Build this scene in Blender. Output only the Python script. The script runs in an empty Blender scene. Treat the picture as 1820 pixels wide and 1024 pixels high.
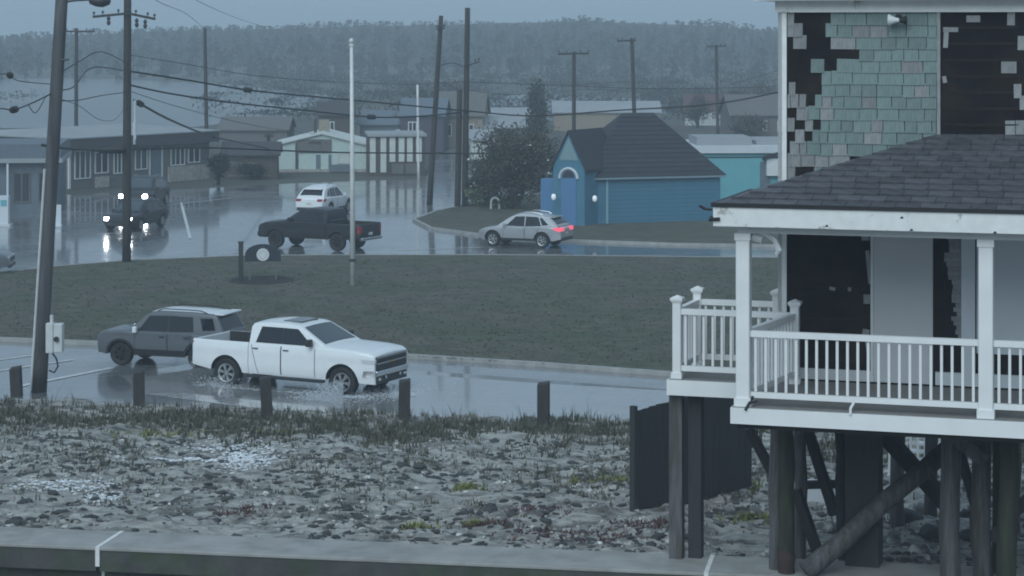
import bpy, bmesh, math, random
from mathutils import Vector, Matrix, noise
R = math.radians
rng = random.Random(7)
scene = bpy.context.scene
C = scene.collection

# ------------------------------------------------------------------ camera, sky, sun, exposure
CZ, F, HY, PX = 9.8, 4000.0, 48.0, 910.0          # eye height, focal length in photo pixels, horizon row, centre column
cam = bpy.data.cameras.new('camera'); cam.lens = F / 1820 * 36; cam.sensor_width = 36
cam.shift_y = -(512 - HY) / 1820; cam.clip_end = 4000; cam.clip_start = 0.5
camo = bpy.data.objects.new('camera', cam); C.objects.link(camo)
camo.location = (0, 0, CZ); camo.rotation_euler = (R(90), 0, 0); scene.camera = camo

SUN_EL, SUN_AZ = R(40), R(200)
world = bpy.data.worlds.new('World'); scene.world = world; world.use_nodes = True
nt = world.node_tree; nt.nodes.clear()
wo = nt.nodes.new('ShaderNodeOutputWorld'); bg = nt.nodes.new('ShaderNodeBackground')
sky = nt.nodes.new('ShaderNodeTexSky'); sky.sky_type = 'NISHITA'; sky.sun_disc = False
sky.sun_elevation = SUN_EL; sky.sun_rotation = SUN_AZ; sky.air_density = 1.5; sky.dust_density = 4
mixn = nt.nodes.new('ShaderNodeMix'); mixn.data_type = 'RGBA'; mixn.inputs[0].default_value = 0.93
mixn.inputs[7].default_value = (2.38, 3.38, 4.45, 1)      # even overcast cloud deck
nt.links.new(sky.outputs[0], mixn.inputs[6]); nt.links.new(mixn.outputs[2], bg.inputs[0])
bg.inputs[1].default_value = 0.1; nt.links.new(bg.outputs[0], wo.inputs[0])

sl = bpy.data.lights.new('sun', 'SUN'); sl.energy = 1.5; sl.angle = R(50); sl.color = (0.81, 0.96, 1.03)
so = bpy.data.objects.new('sun', sl); C.objects.link(so)
so.rotation_euler = (R(90) - SUN_EL, 0, R(180) - SUN_AZ); so.location = (0, 0, 60)

vs = scene.view_settings; vs.view_transform = 'Standard'; vs.look = 'None'; vs.gamma = 1; vs.exposure = 0.2
scene.cycles.use_denoising = True
scene.cycles.volume_bounces = 1
scene.cycles.filter_width = 1.9
scene.cycles.max_bounces = 8

# ------------------------------------------------------------------ helpers
def P(x, y, z=0.0):
    """ground point seen at a place of the photograph, standing at height z"""
    d = (CZ - z) * F / (y - HY)
    return Vector(((x - PX) * d / F, d, z))
def PD(x, y, d):
    """point at distance d"""
    return Vector(((x - PX) * d / F, d, CZ - (y - HY) * d / F))

MATS = {}
def M(name, col, rough=0.7, var=0.12, scale=4.0, bump=0.0, bscale=20.0, metal=0.0, coat=0.0, rnd=0.0, col2=None,
      c2scale=1.0, c2lo=0.45, c2hi=0.6, spec=0.5, emit=None, estr=0.0, rough2=None, stretch=None, alpha=None):
    if name in MATS: return MATS[name]
    m = bpy.data.materials.new(name); m.use_nodes = True; t = m.node_tree; n = t.nodes; L = t.links
    b = n['Principled BSDF']
    b.inputs['Roughness'].default_value = rough; b.inputs['Metallic'].default_value = metal
    b.inputs['Coat Weight'].default_value = coat; b.inputs['Coat Roughness'].default_value = 0.06
    b.inputs['Specular IOR Level'].default_value = spec
    tc = n.new('ShaderNodeTexCoord'); vec = tc.outputs['Object']
    if stretch:
        mp = n.new('ShaderNodeMapping'); mp.inputs['Scale'].default_value = stretch
        L.new(vec, mp.inputs['Vector']); vec = mp.outputs['Vector']
    col = tuple(col) + (1,)
    src = None
    if col2 is not None:
        n2 = n.new('ShaderNodeTexNoise'); n2.inputs['Scale'].default_value = c2scale; n2.inputs['Detail'].default_value = 5
        n2.inputs['Roughness'].default_value = 0.65
        L.new(vec, n2.inputs['Vector'])
        mr = n.new('ShaderNodeMapRange'); mr.inputs[1].default_value = c2lo; mr.inputs[2].default_value = c2hi
        L.new(n2.outputs[0], mr.inputs[0])
        mx = n.new('ShaderNodeMix'); mx.data_type = 'RGBA'; mx.inputs[6].default_value = col; mx.inputs[7].default_value = tuple(col2) + (1,)
        L.new(mr.outputs[0], mx.inputs[0]); src = mx.outputs[2]
        if rough2 is not None:
            mr2 = n.new('ShaderNodeMapRange'); mr2.inputs[3].default_value = rough; mr2.inputs[4].default_value = rough2
            L.new(mr.outputs[0], mr2.inputs[0]); L.new(mr2.outputs[0], b.inputs['Roughness'])
    if var > 0 or rnd > 0:
        hsv = n.new('ShaderNodeHueSaturation')
        if src: L.new(src, hsv.inputs['Color'])
        else: hsv.inputs['Color'].default_value = col
        n1 = n.new('ShaderNodeTexNoise'); n1.inputs['Scale'].default_value = scale; n1.inputs['Detail'].default_value = 6
        L.new(vec, n1.inputs['Vector'])
        r1 = n.new('ShaderNodeMapRange'); r1.inputs[1].default_value = 0.3; r1.inputs[2].default_value = 0.7
        r1.inputs[3].default_value = 1 - var; r1.inputs[4].default_value = 1 + var
        L.new(n1.outputs[0], r1.inputs[0]); val = r1.outputs[0]
        if rnd > 0:
            oi = n.new('ShaderNodeObjectInfo'); r2 = n.new('ShaderNodeMapRange')
            r2.inputs[3].default_value = 1 - rnd; r2.inputs[4].default_value = 1 + rnd
            L.new(oi.outputs['Random'], r2.inputs[0])
            mu = n.new('ShaderNodeMath'); mu.operation = 'MULTIPLY'; L.new(val, mu.inputs[0]); L.new(r2.outputs[0], mu.inputs[1]); val = mu.outputs[0]
        L.new(val, hsv.inputs['Value']); src = hsv.outputs[0]
    if src: L.new(src, b.inputs['Base Color'])
    else: b.inputs['Base Color'].default_value = col
    if bump > 0:
        n3 = n.new('ShaderNodeTexNoise'); n3.inputs['Scale'].default_value = bscale; n3.inputs['Detail'].default_value = 4
        L.new(vec, n3.inputs['Vector'])
        bp = n.new('ShaderNodeBump'); bp.inputs['Strength'].default_value = 1.0; bp.inputs['Distance'].default_value = bump
        L.new(n3.outputs[0], bp.inputs['Height']); L.new(bp.outputs[0], b.inputs['Normal'])
    if emit:
        b.inputs['Emission Color'].default_value = tuple(emit) + (1,); b.inputs['Emission Strength'].default_value = estr
    if alpha is not None: b.inputs['Alpha'].default_value = alpha
    MATS[name] = m
    return m

class MB:
    def __init__(s): s.v = []; s.f = []; s.mi = []
    def add(s, vs, fs, mi=0):
        o = len(s.v); s.v += [tuple(v) for v in vs]
        for f in fs: s.f.append(tuple(i + o for i in f)); s.mi.append(mi)
        return s
    def box(s, x0, x1, y0, y1, z0, z1, mi=0):
        return s.add([(x0,y0,z0),(x1,y0,z0),(x1,y1,z0),(x0,y1,z0),(x0,y0,z1),(x1,y0,z1),(x1,y1,z1),(x0,y1,z1)],
                     [(0,3,2,1),(4,5,6,7),(0,1,5,4),(1,2,6,5),(2,3,7,6),(3,0,4,7)], mi)
    def bar(s, p, q, w, h=None, mi=0, up=(0,0,1)):
        p, q = Vector(p), Vector(q); d = (q - p).normalized(); h = h or w
        u = Vector(up)
        if abs(d.dot(u)) > 0.98: u = Vector((0, 1, 0))
        a = d.cross(u).normalized() * w / 2; b = a.cross(d).normalized() * h / 2
        vs = [p-a-b, p+a-b, p+a+b, p-a+b, q-a-b, q+a-b, q+a+b, q-a+b]
        return s.add(vs, [(0,3,2,1),(4,5,6,7),(0,1,5,4),(1,2,6,5),(2,3,7,6),(3,0,4,7)], mi)
    def tube(s, pts, r, n=8, cap=True, mi=0):
        pts = [Vector(p) for p in pts]; rs = r if isinstance(r, (list, tuple)) else [r] * len(pts)
        rings = []; prev = None
        for i, p in enumerate(pts):
            d = (pts[min(i+1, len(pts)-1)] - pts[max(i-1, 0)]).normalized()
            a = Vector((0,0,1)) if abs(d.z) < 0.95 else Vector((1,0,0))
            a = d.cross(a).normalized() if prev is None else (prev - d * prev.dot(d)).normalized()
            prev = a; b = d.cross(a)
            rings.append([p + (a * math.cos(2*math.pi*k/n) + b * math.sin(2*math.pi*k/n)) * rs[i] for k in range(n)])
        vs = [v for rg in rings for v in rg]; fs = []
        for i in range(len(pts) - 1):
            for k in range(n):
                k2 = (k + 1) % n; fs.append((i*n+k, i*n+k2, (i+1)*n+k2, (i+1)*n+k))
        if cap: fs.append(tuple(reversed(range(n)))); fs.append(tuple((len(pts)-1)*n + k for k in range(n)))
        return s.add(vs, fs, mi)
    def lathe(s, prof, n=24, axis='z', c=(0,0,0), mi=0, caps=False):
        vs = []; fs = []; m = len(prof)
        for k in range(n):
            a = 2*math.pi*k/n; ca, sa = math.cos(a), math.sin(a)
            for r, h in prof:
                p = (r*ca, r*sa, h) if axis == 'z' else ((r*ca, h, r*sa) if axis == 'y' else (h, r*ca, r*sa))
                vs.append((p[0]+c[0], p[1]+c[1], p[2]+c[2]))
        for k in range(n):
            k2 = (k+1) % n
            for j in range(m-1): fs.append((k*m+j, k2*m+j, k2*m+j+1, k*m+j+1))
        if caps:
            fs.append(tuple(k*m for k in reversed(range(n)))); fs.append(tuple(k*m+m-1 for k in range(n)))
        return s.add(vs, fs, mi)
    def prism(s, poly, z0, z1, mi=0):
        n = len(poly); vs = [(p[0], p[1], z0) for p in poly] + [(p[0], p[1], z1) for p in poly]
        fs = [tuple(reversed(range(n))), tuple(range(n, 2*n))] + [(i, (i+1) % n, (i+1) % n + n, i + n) for i in range(n)]
        return s.add(vs, fs, mi)
    def mesh(s, name, mats, smooth=False):
        me = bpy.data.meshes.new(name); me.from_pydata(s.v, [], s.f)
        for m in (mats if isinstance(mats, (list, tuple)) else [mats]): me.materials.append(m)
        if any(s.mi): me.polygons.foreach_set('material_index', s.mi)
        bm = bmesh.new(); bm.from_mesh(me); bmesh.ops.recalc_face_normals(bm, faces=bm.faces[:]); bm.to_mesh(me); bm.free()
        if smooth:
            me.polygons.foreach_set('use_smooth', [True] * len(me.polygons))
            if smooth is not True: me.set_sharp_from_angle(angle=R(smooth))
        me.update(); return me
    def build(s, name, mats, parent=None, smooth=False, bevel=0.0):
        o = bpy.data.objects.new(name, s.mesh(name, mats, smooth)); C.objects.link(o); o.parent = parent
        if bevel:
            b = o.modifiers.new('bevel', 'BEVEL'); b.width = bevel; b.segments = 2; b.limit_method = 'ANGLE'
        return o
def rawmesh(name, vs, fs, mats, smooth=False):
    me = bpy.data.meshes.new(name); me.from_pydata(vs, [], fs)
    for m in (mats if isinstance(mats, (list, tuple)) else [mats]): me.materials.append(m)
    if smooth: me.polygons.foreach_set('use_smooth', [True] * len(me.polygons))
    me.update(); o = bpy.data.objects.new(name, me); C.objects.link(o); return o
def tag(o, label=None, cat=None, group=None, kind=None):
    if label: o['label'] = label
    if cat: o['category'] = cat
    if group: o['group'] = group
    if kind: o['kind'] = kind
    return o
def thing(name, label, cat, loc=(0,0,0), rz=0.0, group=None):
    o = bpy.data.objects.new(name, None); C.objects.link(o); o.location = loc; o.rotation_euler = (0, 0, rz)
    o.empty_display_size = 0.2
    return tag(o, label, cat, group)
BOXES = {}
def part(name, mat, parent, c, size, rot=(0,0,0), bevel=None):
    """box-shaped part sharing its mesh with equal ones"""
    key = (mat.name, tuple(round(x, 4) for x in size), bevel)
    me = BOXES.get(key)
    if me is None:
        sx, sy, sz = (x / 2 for x in size)
        me = MB().box(-sx, sx, -sy, sy, -sz, sz).mesh(name, mat)
        if bevel:
            bm = bmesh.new(); bm.from_mesh(me)
            bmesh.ops.bevel(bm, geom=bm.edges[:], offset=bevel, segments=1, affect='EDGES'); bm.to_mesh(me); bm.free()
        BOXES[key] = me
    o = bpy.data.objects.new(name, me); C.objects.link(o); o.parent = parent; o.location = c; o.rotation_euler = rot
    return o
def lerp_tab(tab):
    xs = [t[0] for t in tab]; ys = [t[1] for t in tab]
    def f(x):
        if x <= xs[0]: return ys[0]
        for i in range(len(xs) - 1):
            if x <= xs[i+1]:
                k = (x - xs[i]) / (xs[i+1] - xs[i]); return ys[i] + (ys[i+1] - ys[i]) * k
        return ys[-1]
    return f
def fol(mb, c, rad, n, size, r=rng, clumps=14, mi=lambda: 0, flat=0.0):
    """leaf-sized faces gathered in clumps through an ellipsoid"""
    cs = []
    for _ in range(clumps):
        while True:
            p = Vector((r.uniform(-1,1), r.uniform(-1,1), r.uniform(-1,1)))
            if 0.15 < p.length < 1: break
        cs.append(p * 0.8)
    for _ in range(n):
        k = r.choice(cs); q = Vector((r.gauss(0,.2), r.gauss(0,.2), r.gauss(0,.2))) + k
        p = Vector(c) + Vector((q.x*rad[0], q.y*rad[1], q.z*rad[2]))
        a = Vector((r.gauss(0,1), r.gauss(0,1), r.gauss(0,1))).normalized(); b = a.orthogonal().normalized()
        s1 = size * r.uniform(.6, 1.3); a = a * s1; b = b * s1 * r.uniform(.4, .8)
        mb.add([p - a, p + b * .9, p + a, p - b], [(0,1,2,3)], mi())

# ------------------------------------------------------------------ materials
m_asph = M('wet_asphalt', (.145,.15,.155), rough=.19, var=.15, scale=1.5, bump=.004, bscale=9, col2=(.165,.17,.175), c2scale=.35, c2lo=.45, c2hi=.62, rough2=.34, spec=.6, coat=.7)
m_flood = M('flood_water', (.27,.275,.275), rough=.12, var=.08, scale=.8, bump=.02, bscale=3.5, spec=.6, coat=.6)
m_line = M('road_paint', (.62,.63,.62), rough=.35, var=.25, scale=6)
m_grass = M('winter_turf', (.088,.084,.064), rough=.9, var=.3, scale=1.2, bump=.03, bscale=14, col2=(.062,.078,.045), c2scale=.22, c2lo=.42, c2hi=.66)
m_blade = M('grass_blade', (.080,.082,.056), rough=.85, var=.35, scale=.9)
m_ground = M('far_ground', (.07,.068,.055), rough=.9, var=.3, scale=.05, col2=(.045,.048,.04), c2scale=.02)
m_sand = M('grey_sand', (.35,.34,.315), rough=.9, var=.35, scale=5, bump=.05, bscale=12, col2=(.12,.115,.105), c2scale=1.9, c2lo=.46, c2hi=.64, stretch=(.6,1,1))
m_beach = M('wet_beach_sand', (.10,.098,.09), rough=.5, var=.25, scale=2, bump=.02, bscale=8)
m_stone = M('beach_stone', (.15,.145,.14), rough=.75, var=.4, scale=2.2, col2=(.50,.49,.47), c2scale=3.1, c2lo=.46, c2hi=.58)
m_stoned = M('dark_stone', (.042,.042,.042), rough=.7, var=.4, scale=3)
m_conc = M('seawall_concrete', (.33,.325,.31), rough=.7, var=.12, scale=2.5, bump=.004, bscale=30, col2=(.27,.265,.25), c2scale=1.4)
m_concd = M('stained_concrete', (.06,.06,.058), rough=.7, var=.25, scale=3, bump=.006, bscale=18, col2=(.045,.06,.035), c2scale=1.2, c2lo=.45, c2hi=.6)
m_seal = M('joint_sealant', (.72,.72,.70), rough=.6, var=.1)
m_kerb = M('kerb_concrete', (.33,.33,.32), rough=.6, var=.2, scale=3)
m_white = M('white_vinyl', (.80,.80,.79), rough=.45, var=.04, scale=3)
m_whitew = M('weathered_white_paint', (.78,.78,.76), rough=.55, var=.06, scale=6, col2=(.42,.40,.37), c2scale=2.2, c2lo=.62, c2hi=.68)
m_deck = M('grey_decking', (.20,.195,.185), rough=.7, var=.2, scale=8, stretch=(1,6,1))
m_tar = M('tar_paper', (.010,.008,.011), rough=.8, var=.4, scale=3, col2=(.02,.016,.014), c2scale=1.1, spec=.2)
m_tarw = M('bare_sheathing', (.022,.017,.016), spec=.2, rough=.8, var=.4, scale=4, stretch=(1,1,5))
m_shing = M('sea_green_shingle', (.175,.235,.225), rough=.8, var=.14, scale=7, rnd=.14, stretch=(6,1,1), bump=.003, bscale=30)
m_shingo = M('weathered_shingle', (.25,.255,.255), rough=.8, var=.2, scale=7, rnd=.16, stretch=(6,1,1), bump=.003, bscale=30)
m_roof = M('asphalt_shingle', (.085,.085,.095), rough=.55, var=.25, scale=7, rnd=.22, bump=.003, bscale=60)
m_roofb = M('roof_edge', (.012,.012,.014), rough=.6)
m_panel = M('grey_board', (.55,.56,.58), rough=.6, var=.05, scale=1)
m_panell = M('pale_board', (.60,.64,.68), rough=.6, var=.05, scale=1)
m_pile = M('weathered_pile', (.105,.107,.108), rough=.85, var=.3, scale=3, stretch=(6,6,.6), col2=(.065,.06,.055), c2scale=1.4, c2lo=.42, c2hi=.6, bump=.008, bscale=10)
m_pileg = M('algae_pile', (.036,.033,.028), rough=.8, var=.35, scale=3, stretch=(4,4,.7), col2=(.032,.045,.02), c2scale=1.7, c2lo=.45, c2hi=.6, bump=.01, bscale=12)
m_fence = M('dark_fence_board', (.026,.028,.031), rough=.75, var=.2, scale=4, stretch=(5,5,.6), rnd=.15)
m_pole = M('utility_pole_wood', (.042,.038,.036), rough=.85, var=.25, scale=3, stretch=(6,6,.4))
m_poleg = M('grey_pole_wood', (.085,.085,.09), rough=.7, var=.15, scale=3, stretch=(6,6,.4), col2=(.05,.047,.05), c2scale=.7)
m_wire = M('black_cable', (.012,.012,.013), rough=.6, var=0)
m_ins = M('insulator', (.04,.04,.045), rough=.4, var=.1)
m_flag = M('white_pole_paint', (.68,.68,.66), rough=.4, var=.08)
m_bol = M('wood_bollard', (.035,.032,.032), rough=.8, var=.3, scale=4, stretch=(4,4,1))
m_metbox = M('pale_enclosure', (.58,.60,.60), rough=.5, var=.08)
m_tyre = M('tyre_rubber', (.016,.016,.017), rough=.75, var=.2)
m_black = M('black_plastic', (.018,.018,.02), rough=.55, var=.1)
m_rim = M('alloy_rim', (.55,.56,.57), rough=.3, metal=.8, var=.05)
m_chrome = M('chrome_trim', (.6,.6,.62), rough=.18, metal=1, var=0)
m_glass = M('tinted_glass', (.012,.016,.022), rough=.06, var=0, spec=.6)
m_wglass = M('windscreen_glass', (.05,.065,.075), rough=.06, var=0, spec=.7)
m_tail = M('tail_light', (.45,.02,.03), rough=.2, var=0, emit=(1,.16,.24), estr=.75)
m_taild = M('tail_light_off', (.30,.02,.03), rough=.2, var=0)
m_lamp = M('clear_lamp', (.62,.64,.66), rough=.1, var=0, spec=.8)
m_lit = M('lit_headlamp', (.9,.9,.9), rough=.2, var=0, emit=(.9,.95,1), estr=40)
m_gold = M('emblem_metal', (.55,.42,.16), rough=.35, metal=.6, var=0)
m_plate = M('number_plate', (.6,.6,.58), rough=.4, var=.1)
m_skyblue = M('sky_blue_siding', (.060,.185,.275), rough=.7, var=.06, scale=2)
m_brblue = M('bright_blue_paint', (.08,.20,.38), rough=.6, var=.06)
m_turq = M('turquoise_stucco', (.14,.40,.45), rough=.8, var=.07, scale=1.5)
m_slate = M('dark_roof_shingle', (.026,.03,.04), rough=.7, var=.15, scale=2.5, rnd=.1)
m_cream = M('cream_wall', (.55,.58,.55), rough=.8, var=.08)
m_mint = M('mint_white_wall', (.48,.58,.55), rough=.8, var=.08)
m_brown = M('brown_wall', (.075,.06,.052), rough=.85, var=.2)
m_tan = M('tan_wall', (.28,.24,.19), rough=.85, var=.12)
m_fascia = M('dark_fascia', (.05,.045,.05), rough=.8, var=.15)
m_palroof = M('pale_roof', (.30,.32,.335), rough=.6, var=.08, scale=.7)
m_bluegrey = M('blue_grey_wall', (.12,.15,.18), rough=.7, var=.1)
m_wall = M('brown_grey_siding', (.13,.125,.12), rough=.8, var=.12)
m_trim = M('white_trim', (.68,.70,.70), rough=.5, var=.05)
m_pane = M('window_pane', (.03,.038,.048), rough=.08, var=0, spec=.6)
m_stonec = M('pale_stonework', (.36,.34,.31), rough=.85, var=.3, scale=5)
m_redroof = M('red_brown_roof', (.10,.05,.055), rough=.8, var=.15)
m_wood = M('bark', (.05,.042,.038), rough=.9, var=.2)
m_leafb = M('brown_foliage', (.062,.053,.047), rough=.85, var=.35, scale=1.5)
m_leafg = M('dull_green_foliage', (.045,.06,.035), rough=.8, var=.35, scale=1.5)
m_leafd = M('far_foliage', (.024,.026,.024), rough=.9, var=.2, spec=.1, scale=.3)
m_leafp = M('pale_green_foliage', (.15,.19,.12), rough=.8, var=.3)
m_bloss = M('white_blossom', (.62,.60,.56), rough=.8, var=.1)
m_red = M('red_plant', (.10,.058,.055), rough=.85, var=.35, scale=4)
m_yel = M('yellow_green_plant', (.17,.18,.06), rough=.85, var=.3, scale=4)
m_bgr = M('dune_grass', (.085,.085,.06), rough=.85, var=.4, scale=2)
m_foam = M('sea_foam', (.72,.75,.78), rough=.6, var=.12, scale=8)
m_mulch = M('dark_mulch', (.022,.02,.018), rough=.95, var=.4, scale=8, bump=.03, bscale=14)
m_navy = M('dark_sign_board', (.02,.028,.04), rough=.5, var=.1)

# ------------------------------------------------------------------ setting: ground, road, islands, sand lot, seawall
g = MB().add([(-1500,48,-.06),(1500,48,-.06),(1500,1500,-.06),(-1500,1500,-.06)], [(0,1,2,3)]).build('ground', m_ground); tag(g, kind='structure')
b = MB().add([(-1500,-1500,-1.1),(1500,-1500,-1.1),(1500,50,-1.1),(-1500,50,-1.1)], [(0,1,2,3)]).build('beach', m_beach); tag(b, kind='structure')

def sheet(name, poly, mat, z):
    vs = [(p[0], p[1], z) for p in poly]
    o = MB().add(vs, [tuple(range(len(vs)))]).build(name, mat); return tag(o, kind='structure')
def pp(*pts): return [P(x, y) for x, y in pts]
far_edge = pp((-160,346),(130,346),(380,334),(520,326),(700,320),(756,318),(768,290),(800,262),(822,262),(828,300),(1500,330))
sheet('road', [(-70,50)] + [(p.x, p.y) for p in far_edge] + [(70,110),(70,50)], m_asph, 0.0)
fl_px = [(215,668),(330,648),(560,652),(760,660),(1000,678),(1300,700),(1400,725),(1400,800),(1000,785),(700,752),(420,722),(250,700)]
fo = [P(x, y) for x, y in fl_px]; fc = sum(fo, Vector()) / len(fo); fi = [v + (fc - v).normalized()*1.0 for v in fo]; nn_ = len(fo)
tag(MB().add([(v.x, v.y, .006) for v in fo] + [(v.x, v.y, .05) for v in fi], [tuple(range(nn_, 2*nn_))] + [(i, (i+1) % nn_, (i+1) % nn_ + nn_, i + nn_) for i in range(nn_)]).build('flood_water', m_flood), kind='structure')

def island(name, poly, h=.12, kw=.18, kmat=m_kerb):
    """turf slab with a kerb running round it"""
    pts = [Vector((p[0], p[1], 0)) for p in poly]; n = len(pts)
    cen = sum(pts, Vector()) / n; inn = []
    for i in range(n):
        a, b_, c_ = pts[i-1], pts[i], pts[(i+1) % n]
        d1 = (b_-a).normalized(); d2 = (c_-b_).normalized()
        n1 = Vector((-d1.y, d1.x, 0)); n2 = Vector((-d2.y, d2.x, 0))
        if n1.dot(cen-b_) < 0: n1 = -n1
        if n2.dot(cen-b_) < 0: n2 = -n2
        inn.append(b_ + (n1+n2).normalized() * kw)
    o = MB().add([(p.x,p.y,h-.015) for p in inn], [tuple(range(n))]).build(name, m_grass); tag(o, kind='structure')
    k = MB(); vs = [(p.x,p.y,-.01) for p in pts] + [(p.x,p.y,h) for p in pts] + [(p.x,p.y,h) for p in inn] + [(p.x,p.y,h-.05) for p in inn]
    fs = []
    for i in range(n):
        j = (i+1) % n
        for l in range(3): fs.append((l*n+i, l*n+j, (l+1)*n+j, (l+1)*n+i))
    k.add(vs, fs).build('kerb', kmat, o)
    return o
isl_px = [(-160,505),(0,489),(98,477),(225,467),(430,458),(660,457),(900,457),(1400,462),(1750,470),(1750,712),(1190,669),(960,652),(720,637),(400,622),(170,614),(0,607),(-160,601)]
island('grass_island', [(P(x,y).x, P(x,y).y) for x, y in isl_px])
lawn_px = [(733,393),(762,408),(860,421),(1000,430),(1200,437),(1400,440),(1640,444),(1640,335),(1300,335),(1050,345),(900,352),(830,366),(772,378)]
island('lawn', [(P(x,y).x, P(x,y).y) for x, y in lawn_px])

def line(a, b, w, name='road_marking'):
    a, b = P(*a), P(*b); d = (b-a).normalized(); nn = Vector((-d.y, d.x, 0)) * w/2
    o = MB().add([(v.x, v.y, .012) for v in (a-nn, b-nn, b+nn, a+nn)], [(0,1,2,3)]).build(name, m_line)
    tag(o, kind='structure')
line((-60,668),(130,640),.16); line((20,690),(200,654),.22); line((-60,648),(60,632),.12)
line((322,360),(338,424),.14); line((388,452),(560,438),.14); line((240,372),(410,352),.1); line((700,445),(860,440),.12)

# sand lot behind the seawall
W0 = Vector((-8.3, 36.5, 0)); e = Vector((.985, -.173, 0)); nb = Vector((.173, .985, 0)); ZW = 1.7
def sand_z(x, y):
    t = (Vector((x, y, 0)) - W0).dot(nb)
    k = max(0., min(1.08, t / 21.5))
    z = 1.58 * (1 - k) ** 1.0 if k < 1 else -1.58 * (k - 1)
    amp = .10 * min(1, max(.15, t / 1.2)) * (1 if k < .9 else max(0, (1.08 - k) / .18))
    v = noise.fractal(Vector((x * .55, y * .35, 3.1)), 1.0, 2.0, 3) * 1.2 + noise.fractal(Vector((x * 2.2, y * 2.0, 7.7)), .7, 2.1, 4) * .85
    return z + amp * v
nx, ny = 440, 170; vs = []; fs = []
for j in range(ny + 1):
    t = 23.4 * (j / ny) ** 1.15
    for i in range(nx + 1):
        p = W0 + e * (-20 + 54 * i / nx) + nb * (t + .02)
        vs.append((p.x, p.y, sand_z(p.x, p.y)))
for j in range(ny):
    for i in range(nx):
        a = j*(nx+1)+i; fs.append((a, a+1, a+nx+2, a+nx+1))
tag(rawmesh('sand_lot', vs, fs, m_sand, True), kind='structure')

sw = thing('seawall', 'long grey concrete seawall along the bottom edge of the sand lot', 'seawall', W0 + Vector((0,0,0)), math.atan2(e.y, e.x))
joints = [-20, -7.4, 1.62 + .45, 11.55, 21., 34]
for a_, b_ in zip(joints[:-1], joints[1:]):
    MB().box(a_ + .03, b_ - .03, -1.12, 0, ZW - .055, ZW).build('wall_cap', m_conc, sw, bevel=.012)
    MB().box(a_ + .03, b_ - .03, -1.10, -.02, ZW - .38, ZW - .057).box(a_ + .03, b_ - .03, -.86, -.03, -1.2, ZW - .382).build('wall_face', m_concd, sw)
for j in joints[1:-1]:
    MB().box(j - .034, j + .034, -1.126, .004, ZW - .30, ZW + .006).box(j-.025, j+.025, -.87, -.84, -1.2, ZW-.39).build('joint_seal', m_seal, sw)

# stones and debris strewn over the lot: nobody could count them
ICO = [(-.526,0,.851),(.526,0,.851),(-.526,0,-.851),(.526,0,-.851),(0,.851,.526),(0,.851,-.526),(0,-.851,.526),(0,-.851,-.526),(.851,.526,0),(-.851,.526,0),(.851,-.526,0),(-.851,-.526,0)]
ICF = [(0,4,1),(0,9,4),(9,5,4),(4,5,8),(4,8,1),(8,10,1),(8,3,10),(5,3,8),(5,2,3),(2,7,3),(7,10,3),(7,6,10),(7,11,6),(11,0,6),(0,1,6),(6,1,10),(9,0,11),(9,11,2),(9,2,5),(7,2,11)]
def stones(name, n, smin, smax, mat, region, r, flat=.55):
    vs = []; fs = []
    for _ in range(n):
        x, y = region(r); s = smin * (smax/smin) ** (r.random() ** 2.2)
        z = sand_z(x, y); a = r.uniform(0, 6.28); ca, sa = math.cos(a), math.sin(a); sx, sy = s*r.uniform(.7,1.5), s*r.uniform(.6,1.1)
        o = len(vs)
        for v in ICO:
            k = r.uniform(.75, 1.15); px, py = v[0]*sx*k, v[1]*sy*k
            vs.append((x + px*ca - py*sa, y + px*sa + py*ca, z + v[2]*s*flat*k))
        fs += [tuple(i+o for i in f) for f in ICF]
    return tag(rawmesh(name, vs, fs, mat), kind='stuff')
def lot(r, t0=.3, t1=15, pw=1.2):
    def f(r):
        while True:
            u = r.uniform(-10, 20); t = t0 + (t1-t0) * r.random() ** pw
            p = W0 + e*u + nb*t
            nz = noise.noise(Vector((p.x*.5, p.y*.5, 1.3)))
            if r.random() < .5 + nz * .7: return p.x, p.y
    return f
tag(stones('beach_stones', 9500, .016, .085, m_stone, lot(rng), random.Random(1), .6), 'pale beach stones and broken shells scattered over the sand lot', 'stones')
tag(stones('dark_debris', 9000, .018, .15, m_stoned, lot(rng, .2, 16, 1.1), random.Random(2), .45), 'dark wave-tossed pebbles and seaweed scraps strewn over the sand', 'debris')

def tufts(name, n, region, h0, h1, mat, r, blades=5, w=.012, lean=.5, zf=sand_z):
    vs = []; fs = []
    for _ in range(n):
        x, y = region(r); z = zf(x, y) - .02; h = r.uniform(h0, h1)
        for _ in range(blades):
            a = r.uniform(0, 6.28); l = r.uniform(.1, lean) * h; hh = h * r.uniform(.5, 1)
            dx, dy = math.cos(a), math.sin(a); o = len(vs); ww = w * r.uniform(.7, 1.6)
            bx, by = x + r.gauss(0, .04), y + r.gauss(0, .04)
            vs += [(bx-dy*ww, by+dx*ww, z), (bx+dy*ww, by-dx*ww, z), (bx+dx*l*.5+dy*ww*.7, by+dy*l*.5-dx*ww*.7, z+hh*.6),
                   (bx+dx*l*.5-dy*ww*.7, by+dy*l*.5+dx*ww*.7, z+hh*.6), (bx+dx*l, by+dy*l, z+hh)]
            fs += [(o, o+1, o+2, o+3), (o+3, o+2, o+4)]
    return tag(rawmesh(name, vs, fs, mat), kind='stuff')
def strip(t0, t1, u0=-9, u1=19, thr=.0, amp=.9):
    def f(r):
        while True:
            u = r.uniform(u0, u1); t = r.triangular(t0, t1, t0 + (t1-t0)*.7); p = W0 + e*u + nb*t
            if r.random() < .55 + amp*noise.noise(Vector((p.x*.45, p.y*.3, 9.2))) - thr: return p.x, p.y
    return f
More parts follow.
